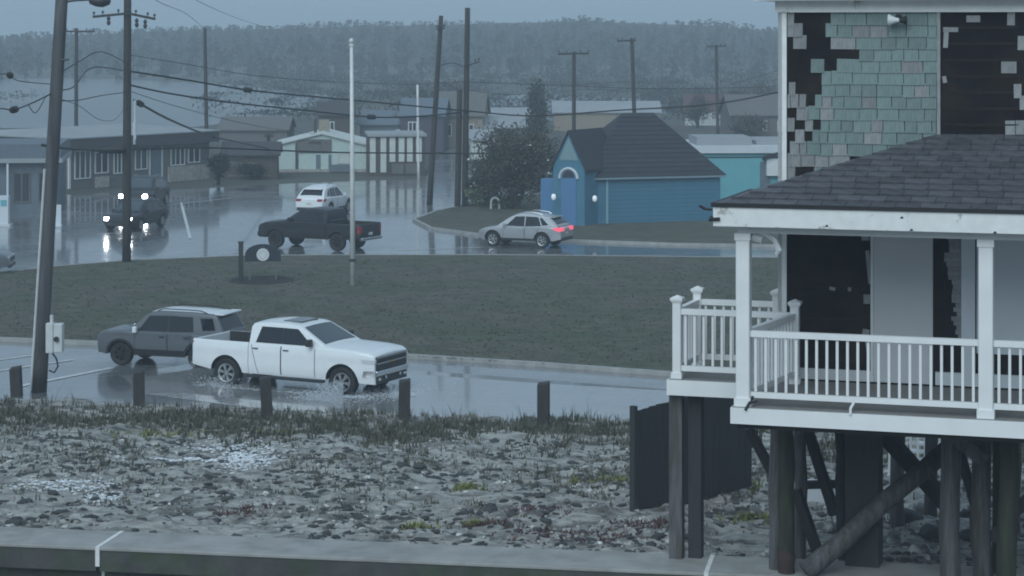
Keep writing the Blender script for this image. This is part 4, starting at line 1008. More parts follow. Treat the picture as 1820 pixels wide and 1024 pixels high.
pole('utility_pole', 'utility pole hidden behind the beach house', (1500,380), (1502,40), 118., .17, .14, m_pole)

def wire(label, pts, r=.02, cases=(), group='overhead cables'):
    """pts: (px, py, distance); the cable hangs through them"""
    P3 = [PD(*p) for p in pts]; out = []
    for i in range(len(P3)-1):
        p0, p1, p2, p3 = P3[max(i-1,0)], P3[i], P3[i+1], P3[min(i+2, len(P3)-1)]
        for k in range(8):
            s = k/8; out.append(.5*((2*p1) + (p2-p0)*s + (2*p0-5*p1+4*p2-p3)*s*s + (3*p1-p0-3*p2+p3)*s**3))
    out.append(P3[-1])
    o = MB().tube(out, r, 6).build('overhead_cable', m_wire); tag(o, label, 'cable', group)
    for (px, py, d, l, rr) in cases:
        k = min(range(len(out)-1), key=lambda i: abs(out[i].x/out[i].y*F + PX - px))
        c_ = out[k]; dr = (out[k+1]-out[k]).normalized()
        MB().tube([c_-dr*l/2, c_-dr*l*.4, c_+dr*l*.4, c_+dr*l/2], [rr*.5, rr, rr, rr*.5], 10).build('splice_case', m_wire, o)
    return o
wire('thick upper cable with a splice case left of the flagpole', [(225,126,93),(330,142,97),(440,160,101),(560,172,107),(690,184,114),(828,197,121.5),(950,206,121),(1100,196,120),(1260,186,119),(1390,162,118),(1502,130,118)], .042, [(447,161,0,.55,.12)])
wire('second thick cable with a splice case right of the flagpole', [(225,150,93),(300,166,96),(400,181,100),(520,194,105),(660,208,112),(740,207,117),(820,200,121.5)], .04, [(663,208,0,.72,.13)])
wire('thin high cable drooping across the whole treeline', [(225,97,93),(330,114,97),(450,134,102),(600,146,109),(740,150,116),(828,146,121.5),(1000,152,120),(1200,158,119),(1500,150,118)], .014)
wire('drop cable slanting down from the tall pole to the low building end', [(238,178,93),(300,212,100),(372,241,118),(430,254,132),(486,266,150)], .05, [(252,186,0,.6,.13),(380,243,0,.6,.12)])
wire('lowest heavy cable crossing level in front of the buildings', [(75,258,60.6),(120,264,70),(170,266,82),(225,266,93),(370,263,98),(600,271,108),(828,273,121.5),(1100,278,120),(1300,280,119),(1500,276,118)], .042, [])
wire('thin slack cable below the second thick cable', [(225,160,93),(300,185,97),(400,212,106),(480,228,118),(560,238,136)], .014)
wire('cable from the leaning pole to the tall pole, upper', [(97,136,60.5),(140,110,70),(180,92,80),(225,112,93)], .018)
wire('cable from the leaning pole to the tall pole, looped middle', [(92,160,60.5),(130,155,70),(165,120,80),(225,127,93)], .022)
wire('cable from the leaning pole to the tall pole, lower', [(88,180,60.5),(140,178,72),(180,170,82),(225,164,93)], .018)
wire('slack thin loop hanging left of the tall pole', [(95,172,60.5),(140,188,70),(175,212,80),(205,212,88),(225,185,93)], .01)
wire('left cable with a dark splice case near the picture edge', [(-60,196,50),(0,193,55),(25,195,57),(60,182,59),(92,166,60.5)], .018, [(24,195,0,.42,.09)])
wire('curled slack loop on the left cable', [(50,186,58.5),(60,200,58.6),(68,196,58.7),(78,178,59),(82,172,59.5)], .012)
wire('upper left cable ending in a round clamp', [(-60,132,50),(0,132,56),(16,133,58),(34,144,59.5),(93,150,60.5)], .012, [(18,133,0,.16,.09)])
wire('faint high cable crossing the sky, nearer the tall pole', [(230,-40,93),(280,2,110),(330,24,140),(364,52,165)], .016)
wire('faint high cable crossing the sky, farther right', [(300,-30,110),(352,2,130),(420,32,170),(470,48,210)], .016)
wire('far thin cable between the right background poles, upper', [(828,160,121.7),(920,168,138),(1020,152,155),(1126,146,162),(1274,150,194)], .014)
wire('far thin cable between the right background poles, lower', [(1020,160,155),(1126,158,162),(1200,160,178),(1274,156,194),(1502,90,118)], .014)
wire('short tie cable between the leaning pole and the tall pole pair', [(778,118,124),(805,112,123),(829,122,121.7)], .02)

# arched sign on the mulch bed
bd = P(465, 503)
sheet('mulch_bed', [(bd.x + 1.25*math.cos(k*.3927)*(1+.08*math.sin(3*k)), bd.y + 1.6*math.sin(k*.3927)) for k in range(16)], m_mulch, .112)
sg = thing('arched_sign', 'dark arched board with a white round emblem between posts on the mulch bed', 'sign', (bd.x + .05, bd.y, .11), R(4))
poly = [(-.68,.72)] + [(.68*math.cos(R(180-k*12)), .98 + .40*math.sin(R(k*12))) for k in range(16)] + [(.68,.72)]
mb = MB(); n_ = len(poly); mb.add([(x,-.05,z_) for x, z_ in poly] + [(x,.05,z_) for x, z_ in poly], [tuple(range(n_)), tuple(reversed(range(n_, 2*n_)))] + [(i,(i+1)%n_,(i+1)%n_+n_,i+n_) for i in range(n_)]); mb.build('board', m_navy, sg)
MB().lathe([(.001,-.012),(.24,-.012),(.24,.0)], 24, 'y', (0,-.052,.98)).build('emblem', m_trim, sg); MB().lathe([(.13,-.004),(.15,-.006),(.17,-.004)], 20, 'y', (0,-.066,.98)).build('emblem_ring', m_panel, sg)
for x in (-.5, .5): part('post', m_wall, sg, (x, .0, .36), (.07, .09, .72))
pst = thing('wooden_post', 'dark square wooden post just left of the arched sign', 'post', (bd.x - .78, bd.y - .1, .11))
part('shaft', m_bol, pst, (0,0,.72), (.16,.16,1.44)); part('post_top', m_bol, pst, (0,0,1.46), (.20,.20,.05))

# ------------------------------------------------------------------ buildings
def win(par, x, z, w, h, y=0.0, mull=1, frame=m_trim, pane=m_pane, fw=.07):
    """window on a front wall facing -y: frame, mullions, pane"""
    mb = MB()
    mb.box(x, x+w, y-.06, y-.003, z, z+fw); mb.box(x, x+w, y-.06, y-.003, z+h-fw, z+h); mb.box(x, x+fw, y-.06, y-.003, z+fw, z+h-fw); mb.box(x+w-fw, x+w, y-.06, y-.003, z+fw, z+h-fw)
    for k in range(1, mull+1):
        xc = x + w*k/(mull+1); mb.box(xc-.035, xc+.035, y-.055, y-.003, z+fw, z+h-fw)
    o = mb.build('window', frame, par)
    for k in range(mull+1):
        a_ = x+fw + (w-2*fw)*k/(mull+1); MB().box(a_+.02, a_+(w-2*fw)/(mull+1)-.02, y-.03, y-.004, z+fw, z+h-fw).build('pane', pane, o)
    return o
def gable(par, x0, x1, y0, y1, zw, zp, mat, ov=.25, name='roof', axis='x', th=.1):
    mb = MB()
    if axis == 'x':   # ridge along x
        ym = (y0+y1)/2; k = (zp-zw)/(ym-y0); ze = zw - k*ov
        for s, ye in ((1, y0-ov), (-1, y1+ov)):
            mb.add([(x0-ov,ye,ze),(x1+ov,ye,ze),(x1+ov,ym,zp),(x0-ov,ym,zp),(x0-ov,ye,ze+th),(x1+ov,ye,ze+th),(x1+ov,ym,zp+th),(x0-ov,ym,zp+th)], [(0,3,2,1),(4,5,6,7),(0,1,5,4),(1,2,6,5),(2,3,7,6),(3,0,4,7)])
    else:
        xm = (x0+x1)/2; k = (zp-zw)/(xm-x0); ze = zw - k*ov
        for xe in (x0-ov, x1+ov):
            mb.add([(xe,y0-ov,ze),(xe,y1+ov,ze),(xm,y1+ov,zp),(xm,y0-ov,zp),(xe,y0-ov,ze+th),(xe,y1+ov,ze+th),(xm,y1+ov,zp+th),(xm,y0-ov,zp+th)], [(0,3,2,1),(4,5,6,7),(0,1,5,4),(1,2,6,5),(2,3,7,6),(3,0,4,7)])
    return mb.build(name, mat, par)

# long flat-roofed building at the left
ca = P(122, 336); cb = P(372, 316); dA = cb - ca; LA = dA.length
A = thing('shop_building', 'long low brown building with white roof and dark fascia at left', 'building', ca, math.atan2(dA.y, dA.x))
Wd = 11.0
aw = MB().box(0, LA, 0, Wd, -.2, 2.9).build('wall', m_wall, A)
MB().box(-.02,.14,-.04,.06,0,2.6).build('corner_board', m_trim, aw)
MB().box(-.35, LA+.35, -.55, Wd+.3, 2.35, 3.02).build('fascia', m_fascia, A)
MB().add([(-.4,-.6,3.03),(LA+.4,-.6,3.03),(LA+.4,Wd+.35,3.03),(-.4,Wd+.35,3.03),(1.5,Wd/2,3.45),(LA-1.5,Wd/2,3.45),(-.4,-.6,3.10),(LA+.4,-.6,3.10),(LA+.4,Wd+.35,3.10),(-.4,Wd+.35,3.10)],
    [(0,3,2,1),(0,1,7,6),(1,2,8,7),(2,3,9,8),(3,0,6,9),(6,7,5,4),(7,8,5),(8,9,4,5),(9,6,4)]).build('roof', m_palroof, A)
MB().box(4.9,5.05,-.62,-.57,2.5,3.9).build('roof_vent', m_trim, A)
for (x, w, z_, h, mu) in ((.45,1.35,.55,1.75,2),(2.15,1.15,.80,1.35,1),(3.75,1.0,.70,1.5,2),(5.6,1.1,.85,1.3,1),(8.8,1.3,.95,1.15,2),(10.4,1.1,1.05,1.0,1)):
    win(A, x, z_, w, h, 0, mu)
MB().box(7.1,7.9,-.05,-.003,.05,2.05).build('door', m_bluegrey, A); MB().box(8.55,LA-.1,-.12,-.003,-.1,.9).build('stone_skirt', m_stonec, A); MB().box(2.2,3.3,-.1,-.003,-.1,.6).build('stone_skirt', m_stonec, A)
for x in (6.85, 7.95): MB().box(x, x+.12, -.06, -.003, .2, 2.2).build('shutter', m_panell, A)

# blue-grey shop beyond the picture's left edge
sb = P(-90, 378)
B = thing('corner_shop', 'pale blue-grey flat shop with white roof edge at the left picture edge', 'building', sb, R(7))
MB().box(0, 5.6, 0, 6, -.1, 2.6).build('wall', m_bluegrey, B); MB().box(-.3, 5.9, -.5, 6.3, 2.62, 2.86).build('roof_edge', m_palroof, B); MB().box(-.2, 5.8, -.4, 6.2, 2.87, 3.6).build('parapet', m_bluegrey, B)
for x in (3.3, 4.6): win(B, x, .5, .9, 1.6, 0, 1, m_wall)
for x in (3.0, 5.5): MB().box(x, x+.1, -.45, -.35, 0, 2.6).build('canopy_post', m_panell, B)
tb = thing('notice_stand', 'pale narrow upright notice stand on the wet forecourt', 'sign', P(103, 404)); part('panel', m_panell, tb, (0,0,.6), (.32,.08,1.0)); part('foot', m_panell, tb, (0,0,.06), (.4,.4,.1))
tb = thing('fuel_dispenser', 'pale slim upright dispenser at the left picture edge', 'dispenser', P(8, 402)); part('cabinet', m_panell, tb, (0,0,.75), (.45,.4,1.5)); part('screen', m_turq, tb, (0,-.21,1.15), (.3,.02,.3)); part('plinth', m_panel, tb, (0,0,.05), (.7,.7,.1))

# dark shed and shrubs right of it
sh = P(398, 318)
S_ = thing('dark_shed', 'low dark brown shed with pale boards between the left buildings', 'shed', sh, R(4))
MB().box(0, 3.4, 0, 4, -.1, 1.55).build('wall', m_brown, S_); gable(S_, 0, 3.4, 0, 4, 1.55, 2.2, m_fascia)
for (x0, x1, z_) in ((.1,2.0,.95),(.15,1.7,.78),(.2,3.0,.15),(.3,1.3,1.3)): MB().box(x0, x1, -.05, -.003, z_, z_+.12).build('board', m_wall, S_)

# cream gabled building
cc = P(487, 304); C_b = thing('gabled_building', 'cream and mint gabled building with a dark recess in its front', 'building', cc, R(2))
wC = 6.45
mb = MB(); mb.add([(0,0,-.1),(wC,0,-.1),(wC,0,1.7),(wC/2,0,2.5),(0,0,1.7),(0,7,-.1),(wC,7,-.1),(wC,7,1.7),(wC/2,7,2.5),(0,7,1.7)], [(0,1,2,3,4),(9,8,7,6,5),(0,5,6,1),(1,6,7,2),(0,4,9,5)]); mb.build('wall', m_mint, C_b)
gable(C_b, 0, wC, 0, 7, 1.7, 2.5, m_cream, .18, axis='y')
MB().box(1.55,3.9,-.08,-.003,1.25,2.15).build('recess_panel', m_wall, C_b); MB().box(2.4,3.2,-.1,-.085,1.85,2.0).build('recess_bar', m_fascia, C_b)  # flat dark panel and bar stand in for the shade of the porch recess
for (x, w, z0, z1, m_) in ((1.45,.2,.1,1.9,m_fascia),(2.85,.3,.1,1.1,m_bluegrey),(3.7,.18,.1,1.1,m_bluegrey)): MB().box(x, x+w, -.05, -.004, z0, z1).build('door', m_, C_b)
win(C_b, 4.3, .5, .9, .7, 0, 1, m_cream, m_cream)
MB().box(3.8,5.2,-1.0,-.4,0,.45).build('bench', m_bluegrey, C_b); MB().box(-.1,wC,-.35,-.1,-.1,.12).build('plinth', m_stonec, C_b)
MB().box(2.9,3.6,3.0,3.6,2.2,3.35).build('chimney', m_tan, C_b); MB().box(2.55,2.75,3.0,3.2,2.2,3.4).build('vent_pipe', m_fascia, C_b)

# white fronted shed row
cd = P(656, 312); D_b = thing('shed_row', 'row of white doors and dark gaps right of the cream building', 'building', cd, R(6))
MB().box(0, 3.7, 0, 5, -.1, 2.55).build('wall', m_brown, D_b); MB().box(-.1, 3.8, -.2, 5.1, 2.56, 2.72).build('roof', m_palroof, D_b)
for k, x in enumerate((.05, .75, 1.35, 1.95, 2.5, 3.1)): MB().box(x, x+.38, -.06, -.003, .9 if k > 1 else .2, 2.5).build('door', m_cream, D_b)
for x in (1.5, 2.4): MB().box(x, x+.8, -.08, -.003, .1, .75).build('skirting', m_wall, D_b)

def simple_house(name, label, px, py, rz, w, d, zw, zp, wallm, roofm, axis='x', wins=(), hip=False):
    t = thing(name, label, 'house', P(px, py), rz)
    mb = MB()
    if axis == 'x': mb.add([(0,0,-.1),(w,0,-.1),(w,0,zw),(0,0,zw),(0,d,-.1),(w,d,-.1),(w,d,zw),(0,d,zw),(0,d/2,zp),(w,d/2,zp)], [(0,1,2,3),(5,4,7,6),(4,0,3,8,7),(1,5,6,9,2)])
    else: mb.add([(0,0,-.1),(w,0,-.1),(w,0,zw),(w/2,0,zp),(0,0,zw),(0,d,-.1),(w,d,-.1),(w,d,zw),(w/2,d,zp),(0,d,zw)], [(0,1,2,3,4),(9,8,7,6,5),(0,5,9,4),(1,2,7,6)])
    mb.build('wall', wallm, t); gable(t, 0, w, 0, d, zw, zp, roofm, .2, axis=axis)
    for (x, z_, ww, hh) in wins: win(t, x, z_, ww, hh)
    return t
simple_house('brown_house', 'far dark brown gabled house behind the cream building', 566, 262, R(5), 2.9, 6, 2.6, 3.5, m_brown, m_fascia, 'x', [(.6,1.2,.7,.9)])
simple_house('tan_house', 'tan house with pale gable behind the pair of poles', 775, 262, R(-4), 3.8, 6, 2.6, 4.4, m_tan, m_wall, 'x', [(.5,.9,.8,1.0),(2.3,.9,.8,1.0)])
simple_house('low_house', 'low pale roofed house right of the pole pair', 835, 262, R(3), 5.2, 5, 1.6, 2.4, m_wall, m_palroof, 'x', [(1,.6,.8,.8)])
simple_house('white_house', 'small white roofed house by the side street', 838, 282, R(3), 1.6, 4, 1.4, 2.0, m_cream, m_palroof, 'x')
simple_house('pale_house', 'far long house with pale roof left of the conifer', 850, 238, R(2), 5.0, 6, 1.4, 2.2, m_bluegrey, m_palroof)
simple_house('pink_house', 'far pale house just behind the blue building ridge', 985, 232, R(0), 10, 6, 1.7, 2.6, m_tan, m_palroof)
simple_house('red_roof_house', 'far house with red-brown roof and cream wall at right', 1218, 222, R(-6), 4.4, 5, 1.5, 2.9, m_cream, m_redroof, 'x', [(2.6,.5,.5,.8)])
simple_house('scrub_house', 'far grey gabled house above the turquoise building', 1300, 250, R(4), 6, 6, 2.2, 3.8, m_wall, m_wall, 'x', [(.8,.8,.7,.9),(2.4,.8,.7,.9),(4,.8,.7,.9)])
simple_house('blue_roof_house', 'far blue-grey house between the shed row and the brown house', 640, 258, R(-3), 4.2, 6, 1.7, 2.7, m_bluegrey, m_bluegrey, 'x', [(3,.6,.6,.7)])
simple_house('purple_house', 'dim purple-grey house behind the thin pale mast', 712, 268, R(-3), 3.4, 6, 2.8, 4.0, M('purple_grey_wall', (.075,.065,.09), rough=.85, var=.1), m_bluegrey, 'x', [(.6,1.4,.7,.9)])
simple_house('far_cottage', 'far pale cottage roof at the left below the treeline', 390, 262, R(0), 5.5, 6, 1.4, 2.3, m_wall, m_wall)

# blue building with dark hipped roof
ko = P(1047, 402); KA = R(18); K = thing('blue_building', 'teal blue building with a steep dark hipped roof', 'building', ko, KA)
KL, KD = 7.0, 5.6
kw = MB().box(0, KL, 0, KD, -.1, 2.42).build('wall', m_skyblue, K)
for k in range(11): part('clapboard', m_skyblue, kw, (KL/2 + .5, -.012, .12 + k*.205), (KL - 1.04, .03, .192), (R(4), 0, 0))
MB().box(.88,.98,-.07,-.003,0,2.36).build('corner_trim', M('pale_blue_trim', (.25,.42,.48), rough=.6, var=.05), kw)
o_ = .22; rk = (5.42-2.4)/(KD/2+o_); xr0 = KD/2; 
mb = MB(); mb.add([(-o_,-o_,2.38),(KL+o_,-o_,2.38),(KL+o_,KD+o_,2.38),(-o_,KD+o_,2.38),(KD/2,KD/2,5.42),(KL-KD/2+.25,KD/2,5.42)], [(0,1,5,4),(1,2,5),(2,3,4,5),(3,0,4),(0,3,2,1)]); kr = mb.build('roof', m_slate, K)
MB().box(-o_,KL+o_,-o_-.02,-o_+.05,2.28,2.375).build('eaves_gutter', M('grey_blue_trim', (.20,.27,.32), rough=.6, var=.05), kr)
nrow = 14
for j in range(nrow):     # roof courses on the face in view
    a0, a1 = j/nrow, (j+1)/nrow
    y0_ = -o_ + (KD/2+o_)*a0; z0_ = 2.38 + 3.04*a0; xl = -o_ + (KD/2+o_)*a0; xh = KL+o_ + (KL-KD/2+.25-KL-o_)*a0
    y1_ = -o_ + (KD/2+o_)*a1; z1_ = 2.38 + 3.04*a1
    MB().add([(xl,y0_-.02,z0_+.03),(xh,y0_-.02,z0_+.03),(xh-.15,y1_-.004,z1_+.008),(xl+.2,y1_-.004,z1_+.008),(xl,y0_-.01,z0_-.0),(xh,y0_-.01,z0_-.0)], [(0,1,2,3),(4,5,1,0)]).build('roof_course', m_slate, kr)
tf = P(1011, 404); T = thing('entrance_tower', 'narrow bright blue gabled entrance with arched doorway on the blue building', 'entrance', tf, R(-30))
tw_, tdp, zwl, zpk = 1.75, 3.4, 2.95, 4.65
mb = MB(); hw_ = tw_/2
mb.add([(-hw_,0,-.1),(hw_,0,-.1),(hw_,0,zwl),(0,0,zpk),(-hw_,0,zwl),(-hw_,tdp,-.1),(hw_,tdp,-.1),(hw_,tdp,zwl),(0,tdp,zpk),(-hw_,tdp,zwl)], [(0,1,2,3,4),(9,8,7,6,5),(0,5,9,4),(1,2,7,6)]); mb.build('wall', m_skyblue, T)
gable(T, -hw_, hw_, 0, tdp, zwl, zpk, m_slate, .12, axis='y')
arch = [(-.42,.0)] + [(.42*math.cos(R(180-k*15)), 2.35+.42*math.sin(R(k*15))) for k in range(13)] + [(.42,.0)]
n_ = len(arch); mb = MB(); mb.add([(x,-.03,z_) for x, z_ in arch] + [(x,-.004,z_) for x, z_ in arch], [tuple(range(n_))] + [(i,(i+1)%n_,(i+1)%n_+n_,i+n_) for i in range(n_)]); mb.build('door', m_brblue, T)
mb = MB(); mb.tube([(.5*math.cos(R(180-k*15)), -.04, 2.38+.5*math.sin(R(k*15))) for k in range(13)], .07, 6); mb.build('arch_trim', m_panell, T)
MB().add([(-.30,-.032,2.4)] + [(.34*math.cos(R(180-k*20)), -.034, 2.42+.34*math.sin(R(k*20))) for k in range(10)], [tuple(range(11))]).build('fanlight', m_pane, T)
MB().add([(-hw_*.62,-.02,3.28),(hw_*.62,-.02,3.28),(0,-.02,4.45)], [(0,1,2)]).build('gable_panel', M('pale_teal', (.19,.30,.33), rough=.7, var=.06), T)
for (px, py, lb) in ((984,350,'small white wall lamp left of the arched blue doorway'),(1057,353,'small white wall lamp right of the arched blue doorway')):
    q = PD(px, py, 109.9); l_ = thing('wall_lamp', lb, 'lamp', q, 0, 'lamps beside the blue doorway'); MB().lathe([(.001,-.16),(.09,-.12),(.12,0),(.09,.12),(.001,.16)], 12, 'z').build('globe', M('opal_glass', (.8,.8,.8), rough=.3, var=0, emit=(.85,.95,1), estr=.25), l_, smooth=True); part('bracket', m_ins, l_, (0,.18,0), (.06,.3,.06))
wg = MB().box(-hw_-.9, -hw_-.02, .35, .9, -.1, 2.3).build('side_wall', m_brblue, T)

# turquoise building with white parapet behind
q = P(1225, 362); Fb = thing('turquoise_building', 'flat turquoise stucco building with white parapet behind the blue building', 'building', q, R(3))
MB().box(0, 9, 0, 7, -.1, 2.78).build('wall', m_turq, Fb); MB().box(-.15, 9.15, -.2, 7.1, 2.8, 3.2).build('parapet', m_panell, Fb)
MB().box(.5, 3.6, .6, 4, 3.21, 3.65).build('roof_unit', m_palroof, Fb); MB().box(3.95, 4.5, -.05, -.003, .2, 2.3).build('door', m_bluegrey, Fb); MB().box(3.9,9,1,6,3.21,3.42).build('roof_upstand', m_palroof, Fb)
qx = (1362-PX)*q.y/F - q.x
MB().box(qx, qx+1.1, -.35, -.003, 1.55, 2.5).build('wall_box', m_trim, Fb); MB().add([(qx-.2,-.5,2.45),(qx+1.4,-.5,2.95),(qx+1.4,-.01,2.95),(qx-.2,-.01,2.45),(qx-.2,-.5,2.6),(qx+1.4,-.5,3.1),(qx+1.4,-.01,3.1),(qx-.2,-.01,2.6)], [(0,3,2,1),(4,5,6,7),(0,1,5,4),(1,2,6,5),(2,3,7,6),(3,0,4,7)]).build('awning', m_roofb, Fb)

# ------------------------------------------------------------------ trees and shrubs
def shrub(name, label, px, py, h, w, mats, n=2600, size=.09, stems=9, seed=0, cat='shrub', pick=None, cl=26, trunk=0.0):
    r2 = random.Random(seed); c_ = P(px, py); t = thing(name, label, cat, c_)
    mb = MB()
    for k in range(stems):
        a_ = 6.28*k/stems + r2.random(); sp = r2.uniform(.2, .75)*w/2
        p1 = Vector((math.cos(a_)*sp*.3, math.sin(a_)*sp*.3, h*.35)); p2 = Vector((math.cos(a_)*sp, math.sin(a_)*sp, h*r2.uniform(.7, .98)))
        mb.tube([(0,0,-.1) if stems < 4 else (math.cos(a_)*.1, math.sin(a_)*.1, -.1), p1, (p1+p2)/2 + Vector((r2.gauss(0,.1), r2.gauss(0,.1), 0)), p2], [.05*h/3, .035*h/3, .02*h/3, .008], 5)
    if trunk: mb.tube([(0,0,-.1),(0,0,h*.5),(0,0,h*.85)], [trunk, trunk*.6, trunk*.2], 7)
    mb.build('trunk', m_wood, t)
    mb = MB(); fol(mb, (0,0,h*.56), (w/2, w/2, h*.47), n, size, r2, cl, mi=pick(r2) if pick else (lambda: 0))
    mb.build('crown', mats, t); return t
shrub('bush', 'large brown leafless bush with pale blossoms left of the blue building', 918, 374, 4.4, 5.0, [m_leafb, m_leafg, m_bloss], 12000, .085, 22, 1, pick=lambda r: (lambda: 2 if r.random() < .012 else (1 if r.random() < .12 else 0)), cl=90)
shrub('bush', 'lower brown bush between the pole pair and the large brown bush', 866, 368, 2.4, 2.6, [m_leafb, m_leafg], 2200, .09, 10, 2, pick=lambda r: (lambda: 1 if r.random() < .2 else 0), cl=30)
shrub('bush', 'pale green low bush at the foot of the tall pole pair', 843, 370, 1.2, 1.3, [m_leafp], 900, .07, 6, 3)
shrub('bush', 'pale green low bush beside the small white arch', 895, 373, .8, 1.6, [m_leafp, m_leafg], 800, .07, 6, 4, pick=lambda r: (lambda: 1 if r.random() < .4 else 0))
ga = thing('white_arch', 'small white arched marker in front of the brown bush', 'marker', P(880, 375)); MB().tube([(.22*math.cos(R(k*18)), 0, .45+.25*math.sin(R(k*18))) for k in range(11)], .06, 6).tube([(-.22,0,0),(-.22,0,.45)], .06, 6).tube([(.22,0,0),(.22,0,.45)], .06, 6).build('arch', m_panell, ga)
shrub('bush', 'dark rounded bush at the right end of the low brown building', 388, 328, 2.0, 1.3, [m_leafd], 1600, .08, 6, 5)
shrub('bush', 'dark low bush in front of the dark shed', 446, 318, 1.0, 2.4, [m_leafd, m_leafb], 1200, .08, 6, 6)
shrub('conifer_tree', 'tall dark conifer behind the brown bush', 955, 262, 5.2, 1.9, [m_leafg, m_leafd], 2400, .12, 3, 7, 'tree', lambda r: (lambda: 1 if r.random() < .5 else 0), 30, .1)
shrub('bare_tree', 'brown bare tree left of the leaning far pole', 738, 262, 5.0, 3.6, [m_leafb], 1500, .10, 10, 8, 'tree', None, 30, .1)
shrub('bare_tree', 'brown bare tree right behind the tall pole pair', 800, 256, 5.4, 3.8, [m_leafb], 1500, .10, 10, 9, 'tree', None, 30, .1)
shrub('bare_tree', 'small brown tree behind the cream building chimney', 600, 256, 3.6, 3.0, [m_leafb], 1100, .10, 8, 10, 'tree', None, 24, .08)
for i, (px, py, h, w, lb) in enumerate(((1240,226,3.2,3.0,'brown scrub tree by the red roofed far house'),(1310,232,4.0,4.4,'broad brown scrub tree above the turquoise building'),(1365,230,4.6,4.6,'tallest brown scrub tree at the beach house corner'),(1335,252,2.2,3.4,'low dark scrub behind the turquoise parapet'))):
    shrub('scrub_tree', lb, px, py, h, w, [m_leafb, m_leafg], 2000, .12, 10, 20+i, 'tree', lambda r: (lambda: 1 if r.random() < .25 else 0), 34, .08)
shrub('bush', 'green bush growing beneath the landing behind the board fence', 1345, 868, 1.1, 1.3, [m_leafg, m_yel], 900, .05, 6, 30, pick=lambda r: (lambda: 1 if r.random() < .25 else 0)).location.z = .95

# far wood reads as one mass
ridge_line = lerp_tab([(-600,66),(0,64),(240,50),(520,42),(800,36),(1050,30),(1200,36),(1400,48),(2400,48)])
def woodland():
    r2 = random.Random(77)
    prof = lerp_tab([(-200,66),(0,64),(60,54),(100,60),(140,52),(240,50),(330,46),(370,44),(440,46),(520,42),(600,36),(720,38),(800,36),(900,40),(960,38),(1000,30),(1050,26),(1090,36),(1150,42),(1200,36),(1280,34),(1330,44),(1400,48),(1820,44),(2100,50)])
    vs = []; fs = []
    def quad(p, s):
        a_ = Vector((r2.gauss(0,1), r2.gauss(0,1), r2.gauss(0,1))).normalized(); b_ = a_.orthogonal().normalized(); a_ = a_*s; b_ = b_*s*.6
        o = len(vs); vs.extend([tuple(p-a_), tuple(p+b_), tuple(p+a_), tuple(p-b_)]); fs.append((o,o+1,o+2,o+3))
    for rowi, (Y, hk, n) in enumerate(((640,1.0,190),(600,1.0,190),(560,.96,150),(520,.88,120),(480,.76,100),(450,.58,80),(425,.40,60))):
        for i in range(n):
            px = -200 + 2300*(i + r2.random())/n; y = Y + r2.uniform(-16, 16); X = (px-PX)*y/F
            ztop = CZ - (prof(px) - HY)*y/F; h = max(2.5, ztop*hk*r2.uniform(.93, 1.01)); w = h*r2.uniform(.24, .36)
            n_ = 230 if rowi < 3 else 170
            cl = [Vector((r2.gauss(0,.5), r2.gauss(0,.5), r2.uniform(-.9,.95))) for _ in range(11)]
            for _ in range(n_):
                c_ = r2.choice(cl); q_ = c_ + Vector((r2.gauss(0,.2), r2.gauss(0,.2), r2.gauss(0,.12)))
                tp = max(.25, 1 - .6*max(0, q_.z))
                quad(Vector((X + q_.x*w*tp, y + q_.y*w, max(.3, min(h, h*.52 + q_.z*h*.48)))), r2.uniform(.18, .42))
            o = len(vs)   # trunk
            for k in range(4): vs.append((X + .12*math.cos(k*1.57), y + .12*math.sin(k*1.57), 0)); 
            for k in range(4): vs.append((X + .04*math.cos(k*1.57), y + .04*math.sin(k*1.57), h*.9))
            for k in range(4): fs.append((o+k, o+(k+1)%4, o+4+(k+1)%4, o+4+k))
    return tag(rawmesh('woodland', vs, fs, m_leafd), 'dim hazy wooded ridge along the horizon', 'woods', kind='stuff')
woodland()
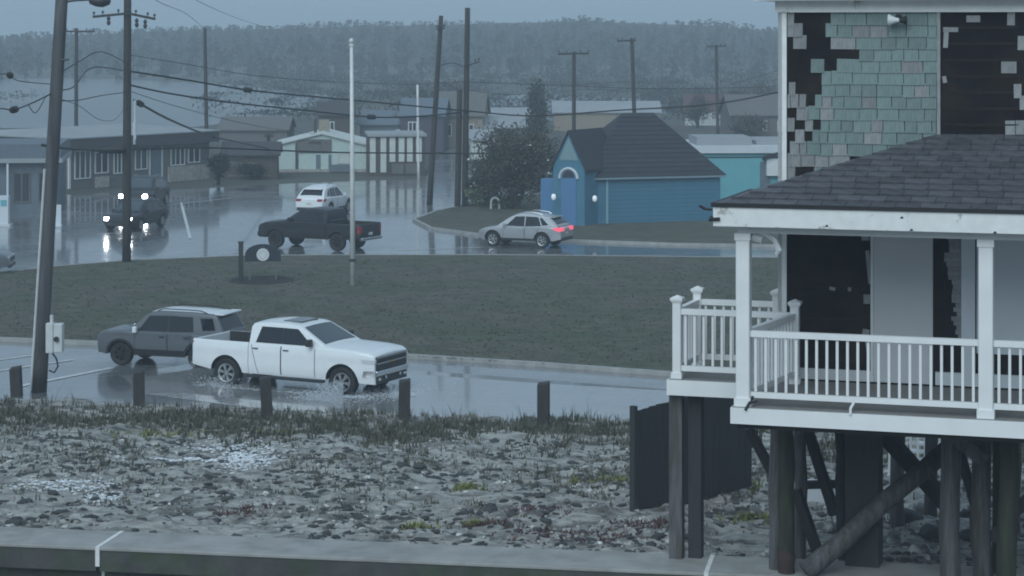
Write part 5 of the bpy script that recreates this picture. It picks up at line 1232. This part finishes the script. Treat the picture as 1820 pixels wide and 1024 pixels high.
def ridge():
    vs = []; fs = []; n = 120
    for i in range(n+1):
        X = -420 + 840*i/n; h = CZ - (ridge_line(X/690*F + PX) - HY)*690/F - 1.3 + .5*noise.noise(Vector((X*.06, 0, 1.2)))
        for (y, k) in ((560,-.01),(610,.6),(690,1.),(760,.98),(900,-.01)): vs.append((X, y + 8*noise.noise(Vector((X*.03, y, 0))), h*k))
    for i in range(n):
        for j in range(4): a = i*5+j; fs.append((a, a+5, a+6, a+1))
    tag(rawmesh('hill', vs, fs, m_leafd, True), kind='structure')
ridge()
def scrub():
    r2 = random.Random(5); mb = MB(); dens = lerp_tab([(-100,.05),(350,.06),(560,.7),(900,1.),(1400,1.)])
    for _ in range(330):
        px = r2.uniform(-60, 1420); Y = r2.uniform(235, 430)
        if r2.random() > dens(px): continue
        h = r2.uniform(.9, 2.4) * (1.5 if Y > 330 else 1.0); w = r2.uniform(2, 6)
        fol(mb, ((px-PX)*Y/F, Y, h*.42), (w, w*.7, h*.5), 150, .17, r2, 10)
    o = rawmesh('scrubland', mb.v, mb.f, m_leafd); tag(o, 'dim scrub on the flat land before the wooded ridge', 'scrub', kind='stuff')
scrub()

mq = [P(-160,228), P(340,226), P(520,205), P(600,172), P(420,150), P(200,140), P(-160,138)]
sheet('marsh_water', [(v.x, v.y) for v in mq], M('still_marsh_water', (.09,.10,.10), rough=.25, var=.2, scale=.05, bump=.05, bscale=.4), -.03)
mq = [P(838,222), P(960,216), P(1210,200), P(1210,178), P(930,166), P(850,180)]
sheet('marsh_water', [(v.x, v.y) for v in mq], MATS['still_marsh_water'], -.03)
# ------------------------------------------------------------------ wet air
hz = MB().box(-1520, 1520, -1520, 1520, -2.4, 16).build('haze', None); hz.data.materials.clear()
hm = bpy.data.materials.new('wet_air'); hm.use_nodes = True; t_ = hm.node_tree; t_.nodes.clear()
ho = t_.nodes.new('ShaderNodeOutputMaterial'); pv = t_.nodes.new('ShaderNodeVolumePrincipled')
pv.inputs['Color'].default_value = (.82,.93,1,1); pv.inputs['Density'].default_value = .0013; t_.links.new(pv.outputs[0], ho.inputs['Volume'])
hz.data.materials.append(hm); tag(hz, 'thin grey rain haze filling the air', 'haze', kind='stuff')
